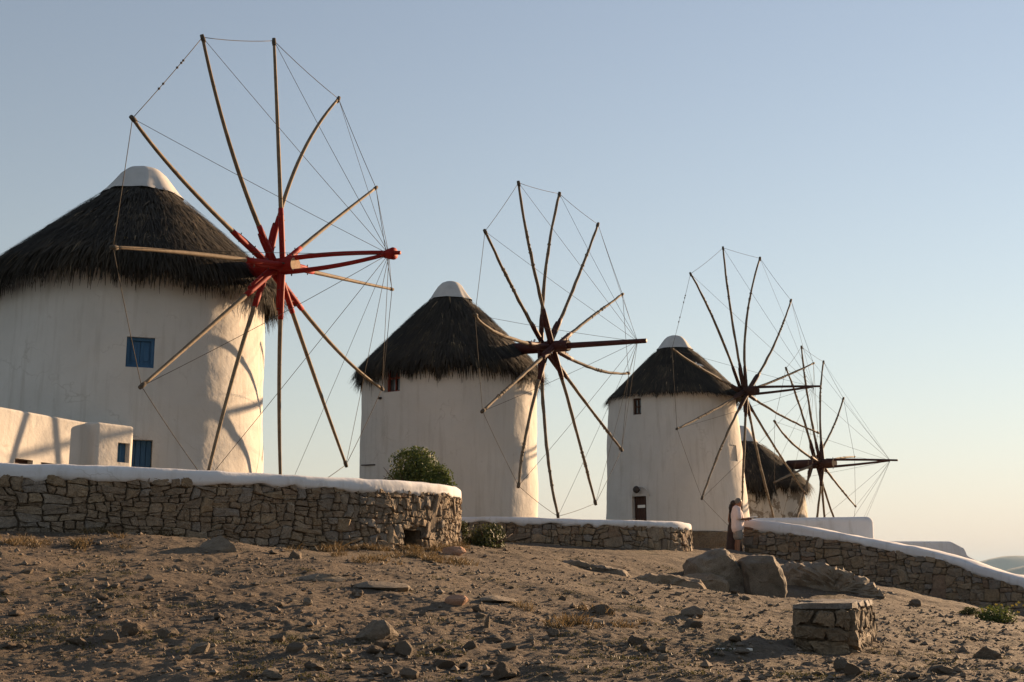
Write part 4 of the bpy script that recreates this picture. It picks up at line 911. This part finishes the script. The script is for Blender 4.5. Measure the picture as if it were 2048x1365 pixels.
def tufts(spots, per, hgt, spread, wd):
    P, D = [], []
    for x, y, s in spots:
        n = int(per * s * s) + 3; a = rng.uniform(0, 6.28, n); r = spread * s * np.sqrt(rng.random(n)); xx, yy = x + r * np.cos(a), y + r * np.sin(a) * .8
        P.append(np.stack([xx, yy, ground_z(xx, yy) - .01], -1)); lean = rng.normal(0, .55, (n, 2)); h = hgt * s * rng.uniform(.35, 1.1, n)
        D.append(np.stack([lean[:, 0] * h, lean[:, 1] * h, h], -1))
    P, D = np.concatenate(P), np.concatenate(D); return P, D, rng.uniform(.5, 1.4, len(P)) * wd
pa1 = PA1; sp = []
for q in np.concatenate([rng.uniform(pa1.L * .18, pa1.L * .74, 26), rng.uniform(pa1.L * .48, pa1.L * .72, 22)]):
    p = pa1.pt(q, 0, rng.uniform(.05, .45)); sp.append((p.x, p.y, rng.uniform(.5, 1.25)))
for px, py, n, rr in ((840, 1112, 14, .5), (640, 1092, 8, .4), (160, 1092, 12, .7), (100, 1085, 6, .4), (760, 1125, 10, .5), (870, 1125, 10, .4), (1130, 1238, 8, .4), (1160, 1250, 8, .3)):
    g = ground_hit(px, py)
    for _ in range(n): sp.append((g.x + rng.normal(0, rr), g.y + rng.normal(0, rr * .6), rng.uniform(.5, 1.1)))
P, D, Wd = tufts(sp, 70, .15, .13, .009)
tag(blades_mesh('dry_grass', P, D, Wd, rng.random(len(P)), M['dry'], None, .4), 'dry straw coloured grass along the wall foot and on the slope', 'grass', kind='stuff')
sp = []
while len(sp) < 520:
    px, py = rng.uniform(0, 2048), rng.uniform(1100, 1362); 
    g = ground_hit(px, py)
    if g is None or g.y > 27: continue
    if float(fbm(np.array([g.x * .9]), np.array([g.y * .6]), 3, 51)[0]) + rng.uniform(-.25, .25) < .12: continue
    sp.append((g.x, g.y, rng.uniform(.4, 1.3)))
P, D, Wd = tufts(sp, 45, .035, .12, .008)
tag(blades_mesh('low_weeds', P, D, Wd, rng.random(len(P)), M['weed'], None, .5), 'low brownish green weeds in patches on the slope', 'weeds', kind='stuff')

def bush(name, label, c, rx, ry, h, n, leaf, mat, seed, lumps=9, twig=True):
    rd = np.random.default_rng(seed); root = empty(name, c); tag(root, label, 'bush'); c = np.array(c)
    L = [(rd.normal(0, .42, 3), rd.uniform(.42, .7)) for _ in range(lumps)] + [(np.zeros(3), .8)]
    P, N = [], []
    while len(P) < n:
        k = L[rd.integers(len(L))]; d = rd.normal(size=3); d /= np.linalg.norm(d); r = k[1] * rd.uniform(.55, 1.03); p = np.clip(k[0], -.75, .75) + d * r
        if p[2] < -.15: continue
        q = p / max(1, np.linalg.norm(p) / 1.0) if np.linalg.norm(p) > 1.12 else p
        P.append((q[0] * rx, q[1] * ry, max(0.02, (q[2] + .12) / 1.12 * h))); N.append(d)
    P = np.array(P) + c; N = np.array(N) + rd.normal(0, .6, (n, 3)); N /= np.linalg.norm(N, axis=1)[:, None]
    a = np.cross(N, rd.normal(size=(n, 3))); a /= np.linalg.norm(a, axis=1)[:, None]; b = np.cross(N, a); ls = leaf * rd.uniform(.6, 1.3, (n, 1))
    V = np.stack([P - a * ls, P + b * ls * .42, P + a * ls, P - b * ls * .42], 1).reshape(-1, 3)
    me = npmesh('leaves', V, (np.arange(n) * 4)[:, None] + np.arange(4)); tn = np.clip(.15 + .55 * np.clip((P[:, 2] - c[2]) / h, 0, 1) * 0 + rd.random(n) * .85, 0, 1)
    t = me.attributes.new('tone', 'FLOAT', 'POINT'); t.data.foreach_set('value', np.repeat(tn, 4).astype(np.float32)); lo = link('foliage', me, mat, root); tag(lo, kind='stuff')
    st = MB()
    for _ in range(12):
        d = Vector((rd.normal(0, .5) * rx, rd.normal(0, .5) * ry, h * rd.uniform(.5, .85))); b0 = Vector(c) + Vector((rd.normal(0, .06), rd.normal(0, .06), -.1)); st.tube([b0, b0 + d * .5 + Vector((rd.normal(0, .05), rd.normal(0, .05), 0)), b0 + d], [.02, .013, .005], 5)
    tag(st.build('branches', M['brown_wood'], root), kind='stuff'); return root
bc = at(830, 975, 25.6); bush('bush', 'dense rounded green bush rising behind the end of the long wall', (bc.x, 25.6, TZ1), .80, .72, at(826, 902, 25.6).z - TZ1, 15000, .034, M['leaf'], 3, 8)
g = ground_hit(965, 1094); bush('bush', 'dark spreading shrub on the ground between the two nearer walls', (g.x, g.y + .4, g.z), .52, .45, .58, 4600, .032, M['leaf_dark'], 8, 7)
g = ground_hit(925, 1090); bush('bush', 'small dark shrub tucked against the rounded wall end', (g.x, g.y + .3, g.z), .22, .25, .62, 1500, .03, M['leaf_dark'], 12, 4)
g = ground_hit(2000, 1246); fl = bush('flowering_bush', 'low green plant with yellow flowers by the sloping wall at right', (g.x, g.y, g.z), .46, .35, .36, 2600, .026, M['leaf'], 15, 6)
g2 = ground_hit(1935, 1230); bush('bush', 'low green clump left of the yellow flowering plant', (g2.x, g2.y, g2.z), .24, .22, .14, 700, .024, M['leaf_dark'], 19, 4)
rf = random.Random(4)
for _ in range(9):
    f = MB(); p = Vector((g.x + rf.uniform(-.42, .42), g.y - rf.uniform(0, .3), g.z + rf.uniform(.18, .42)))
    for i in range(5):
        a = i * 1.2566 + rf.random(); d = Vector((math.cos(a), math.sin(a) * .5, math.sin(a) * .8)); s_ = d.cross(Vector((0, 1, 0))).normalized() * .009; f.add([p, p + d * .02 + s_, p + d * .034, p + d * .02 - s_], [(0, 1, 2, 3)])
    f.build('flower', M['flower'], fl, False)

# ------------------------------------------------------------------ stone bench running away from the viewer
bl0 = at(1593, 1312, 10.8); br0 = at(1707, 1312, 10.8); zb = br0.z; zt_b = at(1707, 1214, 10.8).z
dirb = Vector((.34, .94, 0)).normalized(); Lb = 2.35
Pa, Pb, Pc, Pd = [Vector((p.x, p.y, 0)) for p in (bl0, br0, br0 + dirb * Lb, bl0 + dirb * Lb)]
bench = empty('stone_bench', ((Pa.x + Pc.x) / 2, (Pa.y + Pc.y) / 2, zb)); tag(bench, 'low dry stone bench with slab top at lower right, its side sunlit', 'bench')
core = MB(); ins = .05
def inset(p, q): return p + (q - p).normalized() * ins
cpl = [inset(Pa, Pc), inset(Pb, Pd), inset(Pc, Pa), inset(Pd, Pb)]
core.add([(p.x, p.y, zb - .4) for p in cpl] + [(p.x, p.y, zt_b - .02) for p in cpl], [(0, 1, 5, 4), (1, 2, 6, 5), (2, 3, 7, 6), (3, 0, 4, 7), (4, 5, 6, 7)]); core.build('core', M['mortar'], bench, False)
rb = random.Random(12)
for (p, q) in ((Pa, Pb), (Pb, Pc), (Pc, Pd), (Pd, Pa)):
    pth = Path([(p.x, p.y), (q.x, q.y)], 12)
    cells = []; z_ = zb - .12
    while z_ < zt_b - .06:
        hc_ = min(rb.choice((.11, .14, .18)), zt_b - .028 - z_); hc_ = zt_b - .028 - z_ if zt_b - .028 - z_ - hc_ < .07 else hc_; s0 = 0
        while s0 < pth.L - .01:
            w_ = min(rb.uniform(.13, .34), pth.L - s0); w_ = pth.L - s0 if pth.L - s0 - w_ < .10 else w_; j = lambda: rb.uniform(-.018, .018)
            po = [(s0 + j() * (s0 > 0), z_ + j()), (s0 + w_ * .5, z_ + j()), (s0 + w_ + j() * (s0 + w_ < pth.L - .01), z_ + j()), (s0 + w_ + j() * (s0 + w_ < pth.L - .01), z_ + hc_ + j()), (s0 + w_ * .45, z_ + hc_ + j()), (s0 + j() * (s0 > 0), z_ + hc_ + j())]
            cells.append((po, s0 + w_ / 2, z_ + hc_ / 2, w_ * hc_)); s0 += w_
        z_ += hc_
    for c in cells:
        me, o = stone_mesh(*c, lambda s_, z, d: pth.pt(min(max(s_, 0), pth.L), z, d), rb, .008, .032, -.09); link('stone', me, M['bench_stone'], bench, o)
for k in range(4):
    t0, t1 = k / 4 + .004, (k + 1) / 4 - .004; ex = rb.uniform(.015, .045); q = [Pa.lerp(Pd, t0), Pb.lerp(Pc, t0), Pb.lerp(Pc, t1), Pa.lerp(Pd, t1)]; ce = sum(q, Vector()) / 4
    q = [v + (v - ce).normalized() * ex for v in q]; z1 = zt_b - .025 + rb.uniform(-.006, .012); s_ = MB()
    s_.add([(v.x + rb.uniform(-.012, .012), v.y + rb.uniform(-.01, .01), z1) for v in q] + [(v.x + rb.uniform(-.015, .015), v.y + rb.uniform(-.01, .01), z1 + rb.uniform(.035, .055)) for v in q], [(3, 2, 1, 0), (0, 1, 5, 4), (1, 2, 6, 5), (2, 3, 7, 6), (3, 0, 4, 7), (4, 5, 6, 7)])
    ob = s_.build('top_slab', M['slate'], bench, False); bm = bmesh.new(); bm.from_mesh(ob.data); bmesh.ops.subdivide_edges(bm, edges=bm.edges[:], cuts=6, use_grid_fill=True); bm.normal_update()
    A = np.array([v.co[:] for v in bm.verts]); dd = .030 * fbm(A[:, 0] * 7 + k, A[:, 1] * 7 + A[:, 2] * 9, 4, 77); N_ = [v.normal.copy() for v in bm.verts]
    for v, n_, d_ in zip(bm.verts, N_, dd): v.co += n_ * float(d_)
    bm.to_mesh(ob.data); bm.free()

# ------------------------------------------------------------------ people
def fuse(name, tubes, mat, parent, voxel=.012, smooth=6):
    """tapered limbs and masses fused into one continuous surface"""
    mb = MB()
    for pts, rad in tubes:
        pts = [Vector(p) for p in pts]; P2 = [pts[0]] + pts + [pts[-1]]; rr = list(rad)
        d0, d1 = (pts[0] - pts[1]).normalized(), (pts[-1] - pts[-2]).normalized()
        P2 = [pts[0] + d0 * rr[0] * .95, pts[0] + d0 * rr[0] * .6] + pts + [pts[-1] + d1 * rr[-1] * .6, pts[-1] + d1 * rr[-1] * .95]; r2 = [rr[0] * .25, rr[0] * .78] + rr + [rr[-1] * .78, rr[-1] * .25]
        mb.tube(P2, r2, 10)
    o = bpy.data.objects.new(name, mesh(name, mb.v, mb.f)); COL.objects.link(o)
    m = o.modifiers.new('r', 'REMESH'); m.mode = 'VOXEL'; m.voxel_size = voxel; s = o.modifiers.new('s', 'SMOOTH'); s.iterations = smooth; s.factor = .5
    bpy.context.view_layer.update(); nm = bpy.data.meshes.new_from_object(o.evaluated_get(bpy.context.evaluated_depsgraph_get())); bpy.data.objects.remove(o)
    nm.shade_smooth(); nm.materials.clear(); nm.materials.append(mat); r = bpy.data.objects.new(name, nm); COL.objects.link(r); r.parent = parent; return r
def hand(tubes, w, pd, side, curl=.5):
    """palm from the wrist w towards pd, four fingers of unequal length and a thumb from the side of the palm"""
    w = Vector(w); pd = Vector(pd).normalized(); sv = Vector(side).normalized(); dn = pd.cross(sv).normalized()
    if dn.z > 0: dn = -dn
    tubes.append(([w, w + pd * .045, w + pd * .085], [.024, .032, .030]))
    for i, (of, ln) in enumerate(((-.030, .066), (-.010, .078), (.010, .072), (.029, .055))):
        b = w + pd * .085 + sv * of; tubes.append(([b, b + pd * ln * .45, b + pd * ln * .8 + dn * ln * .3 * curl, b + pd * ln + dn * ln * .6 * curl], [.0095, .009, .0085, .0075]))
    t = w + pd * .03 - sv * .028; tubes.append(([t, t - sv * .025 + pd * .025, t - sv * .03 + pd * .055 + dn * .01], [.012, .0105, .009]))
def face(parent, hc, fw=1.0):
    e = MB()
    for sg in (-1, 1): e.lathe([(.001, -.011), (.009, -.006), (.011, 0), (.009, .006), (.001, .011)], 8, (hc[0] + .088, hc[1] + sg * .034, hc[2] + .012))
    for nm, ob in (('eyes', e),): o = ob.build(nm, M['hair_dark']); o.parent = parent
    m = MB(); m.box((hc[0] + .088, hc[1], hc[2] - .058), .012, .045, .008); o = m.build('mouth', M['red_wood']); o.parent = parent
def head_tubes(hc):
    x, y, z = hc; t = [([(x - .03, y, z - .12), (x, y, z - .02), (x, y, z + .045)], [.055, .088, .088]), ([(x + .03, y, z - .085), (x + .035, y, z + .02)], [.055, .068]),
         ([(x + .085, y, z + .005), (x + .108, y, z - .022)], [.010, .015])]
    for sg in (-1, 1): t.append(([(x - .005, y + sg * .088, z + .018), (x - .01, y + sg * .092, z - .025)], [.016, .011]))
    return t
def hair_cap(parent, hc, mat, back=.03, name='hair', rad=.098, low=-.02):
    bm = bmesh.new(); bmesh.ops.create_icosphere(bm, subdivisions=4, radius=1)
    for v in bm.verts:
        k = 1 + .05 * float(fbm(np.array([v.co.x * 6]), np.array([v.co.z * 6 + v.co.y * 4]), 2, 3)[0]); v.co = Vector((hc[0] - .012 + v.co.x * (rad + .004) * k, hc[1] + v.co.y * rad * k, hc[2] + .035 + v.co.z * rad * k))
    dl = [v for v in bm.verts if v.co.z < hc[2] + low + (v.co.x - hc[0]) * 1.1 and v.co.x > hc[0] - back * 3 or v.co.z < hc[2] - .075]
    bmesh.ops.delete(bm, geom=dl, context='VERTS'); bmesh.ops.solidify(bm, geom=bm.faces[:], thickness=.006)
    me = bpy.data.meshes.new(name); bm.to_mesh(me); bm.free(); me.shade_smooth(); o = link(name, me, mat); o.parent = parent; return o

gm = at(1476, 1112, 35.0); man = empty('person', (gm.x, 35.0, gz(gm.x, 35.0) - .02), R(8)); tag(man, 'person in loose pale pink shirt and grey shorts reading a paper at the white parapet', 'person', 'people at the sloping wall'); man.scale = (.93,) * 3
hc = (.075, 0, 1.585); T = head_tubes(hc) + [([(-.005, 0, 1.30), (.02, 0, 1.42), (.05, 0, 1.50)], [.085, .058, .052]), ([(0, 0, .90), (.03, 0, 1.05), (.02, 0, 1.25), (-.01, 0, 1.36)], [.13, .145, .14, .11]), ([(-.005, -.15, 1.37), (-.005, .15, 1.37)], [.07, .07])]
for sg in (-1, 1):
    T += [([(0, sg * .085, .90), (.02, sg * .095, .68), (.02, sg * .10, .47)], [.095, .078, .058]), ([(.02, sg * .10, .47), (-.005, sg * .105, .30), (-.01, sg * .11, .09)], [.056, .054, .036]), ([(-.035, sg * .11, .045), (.06, sg * .12, .04), (.16, sg * .13, .03)], [.042, .040, .030]),
          ([(0, sg * .18, 1.37), (-.02, sg * .235, 1.22), (.0, sg * .25, 1.10)], [.062, .050, .042]), ([(.0, sg * .25, 1.10), (.13, sg * .20, 1.085), (.255, sg * .13, 1.095)], [.042, .036, .026])]
    hand(T, (.255, sg * .13, 1.095), (1, -sg * .25, .03), (0, 0, 1) if sg > 0 else (0, 0, 1), .7)
fuse('body', T, M['skin'], man, .0085, 4); face(man, hc); hair_cap(man, hc, M['hair_grey'])
S = [([(0, 0, .80), (.03, 0, .95), (.045, 0, 1.10), (.02, 0, 1.26), (-.01, 0, 1.38)], [.175, .178, .180, .165, .12]), ([(-.005, -.16, 1.385), (-.005, .16, 1.385)], [.082, .082]), ([(0, -.08, .82), (0, -.07, 1.2)], [.15, .14]), ([(0, .08, .82), (0, .07, 1.2)], [.15, .14])]
for sg in (-1, 1): S.append(([(0, sg * .18, 1.38), (-.02, sg * .235, 1.25), (-.012, sg * .25, 1.13)], [.078, .082, .088]))
fuse('shirt', S, M['shirt'], man, .014, 5)
fuse('shorts', [([(0, 0, .92), (0, 0, .84)], [.15, .14])] + [([(0, sg * .08, .88), (.02, sg * .095, .70), (.022, sg * .10, .56)], [.115, .112, .115]) for sg in (-1, 1)], M['shorts'], man, .014, 4)
bk = empty('open_booklet', Vector(man.location) + Matrix.Rotation(R(8), 3, 'Z') @ (Vector((.46, 0, 1.10)) * .93), R(8)); tag(bk, 'white open booklet held over the parapet by the man in pink', 'booklet')
for sg in (-1, 1):
    p = MB(); v = [Vector((-.13 + .26 * u, sg * (.005 + .15 * w_), .02 + .035 * math.sin(w_ * 2.6) - .0 * u + .10 * (u - .5) * .3)) for u in (0, .5, 1) for w_ in (0, .25, .5, .75, 1)]
    v2 = [q - Vector((0, 0, .012)) for q in v]; f = [(i * 5 + j, i * 5 + j + 1, (i + 1) * 5 + j + 1, (i + 1) * 5 + j) for i in range(2) for j in range(4)]
    p.add(v, f); p.add(v2, [tuple(reversed(q)) for q in f]); o = p.build('page', M['paper'], None, False); o.parent = bk; o.matrix_parent_inverse = Matrix.Identity(4)
wm = at(1468, 1112, 35.4); woman = empty('person', (wm.x, 35.35, man.location.z), R(20)); woman.scale = (.95,) * 3; tag(woman, 'dark haired person in black top and long brown skirt behind the man', 'person', 'people at the sloping wall')
hc = (.05, 0, 1.50); T = head_tubes(hc) + [([(-.005, 0, 1.24), (.015, 0, 1.36), (.035, 0, 1.42)], [.07, .048, .045]), ([(0, 0, .88), (.0, 0, 1.02), (.01, 0, 1.18), (-.01, 0, 1.28)], [.12, .10, .115, .09]), ([(0, -.12, 1.29), (0, .12, 1.29)], [.055, .055])]
for sg in (-1, 1):
    T += [([(0, sg * .08, .86), (.01, sg * .085, .46)], [.085, .052]), ([(.01, sg * .085, .46), (-.01, sg * .09, .09)], [.050, .034]), ([(-.03, sg * .09, .04), (.14, sg * .10, .03)], [.036, .028]),
          ([(0, sg * .15, 1.29), (-.03, sg * .195, 1.05)], [.048, .036]), ([(-.03, sg * .195, 1.05), (.03, sg * .20, .85)], [.035, .024])]
    hand(T, (.03, sg * .20, .85), (.15, 0, -1), (1, 0, 0), .5)
fuse('body', T, M['skin'], woman, .0085, 4); face(woman, hc); hair_cap(woman, hc, M['hair_dark'], .06, 'hair', .102, -.05)
hb = MB(); hb.tube([(-.05, 0, 1.50), (-.085, 0, 1.40), (-.095, 0, 1.27)], [.055, .05, .02], 10); o = hb.build('hair_tail', M['hair_dark']); o.parent = woman
fuse('top', [([(0, 0, .90), (.0, 0, 1.03), (.01, 0, 1.18), (-.01, 0, 1.28)], [.132, .115, .13, .10]), ([(0, -.12, 1.295), (0, .12, 1.295)], [.065, .065])], M['black_cloth'], woman, .013, 4)
sk_ = MB(); n = 40; vs = []
for i, (z, r) in enumerate([(.98, .135), (.86, .175), (.70, .19), (.5, .21), (.3, .235), (.10, .26)]):
    for j in range(n): a = 2 * math.pi * j / n; rr = r * (1 + .07 * math.sin(a * 8 + i * .4) * i / 5); vs.append((rr * math.cos(a) * .9, rr * math.sin(a), z))
sk_.add(vs, [(i * n + j, i * n + (j + 1) % n, (i + 1) * n + (j + 1) % n, (i + 1) * n + j) for i in range(5) for j in range(n)]); o = sk_.build('skirt', M['skirt']); o.parent = woman

# ------------------------------------------------------------------ birds
def bird(label, p, rz, s=1.0):
    r = empty('bird', p, rz); tag(r, label, 'bird')
    fuse('body', [([(-.13 * s, 0, .09 * s), (-.03 * s, 0, .11 * s), (.06 * s, 0, .13 * s)], [.035 * s, .06 * s, .045 * s]), ([(.06 * s, 0, .14 * s), (.085 * s, 0, .20 * s), (.10 * s, 0, .225 * s)], [.03 * s, .026 * s, .030 * s]), ([(.12 * s, 0, .222 * s), (.155 * s, 0, .212 * s)], [.010 * s, .004 * s]), ([(-.12 * s, 0, .085 * s), (-.22 * s, 0, .06 * s)], [.022 * s, .010 * s]), ([(.0, .02 * s, .07 * s), (.0, .02 * s, .0)], [.008 * s, .006 * s]), ([(.0, -.02 * s, .07 * s), (.0, -.02 * s, .0)], [.008 * s, .006 * s])], M['feather'], r, .006 * s, 3)
mA, iA = W[1]; p = on_plane(1064, 698, iA['Hb'], Vector((0, 1, 0))); bird('small pale bird perched on the axle of the second windmill', p + Vector((0, 0, .04)), R(40), .95)
c3, pr3 = i3['c'], i3['prof']
bp = None
for k in range(400):
    y = 40 + k * .015; P_ = at(1397, 737, y); rr = math.hypot(P_.x - c3[0], P_.y - c3[1]); zs_ = np.interp(rr, [q[0] for q in pr3], [q[1] for q in pr3])
    if rr < pr3[-1][0] and P_.z <= zs_ + .03: bp = P_; break
if bp is not None: bird('small white bird sitting on the thatch of the third windmill', bp, R(150), .95)

# ------------------------------------------------------------------ hazy air over land and sea
hm = bpy.data.materials.new('hazy_air'); hm.use_nodes = True; hn = hm.node_tree.nodes; hl = hm.node_tree.links; hn.remove(hn['Principled BSDF'])
pv = hn.new('ShaderNodeVolumePrincipled'); pv.inputs['Color'].default_value = (.52, .76, 1.0, 1); pv.inputs['Density'].default_value = 4.0e-5; pv.inputs['Anisotropy'].default_value = 0.0
hl.new(pv.outputs[0], hn['Material Output'].inputs['Volume'])
hb = MB(); hb.box((0, 0, 121), 49000, 49000, 278); hz = hb.build('haze', hm, None, False); tag(hz, kind='stuff')
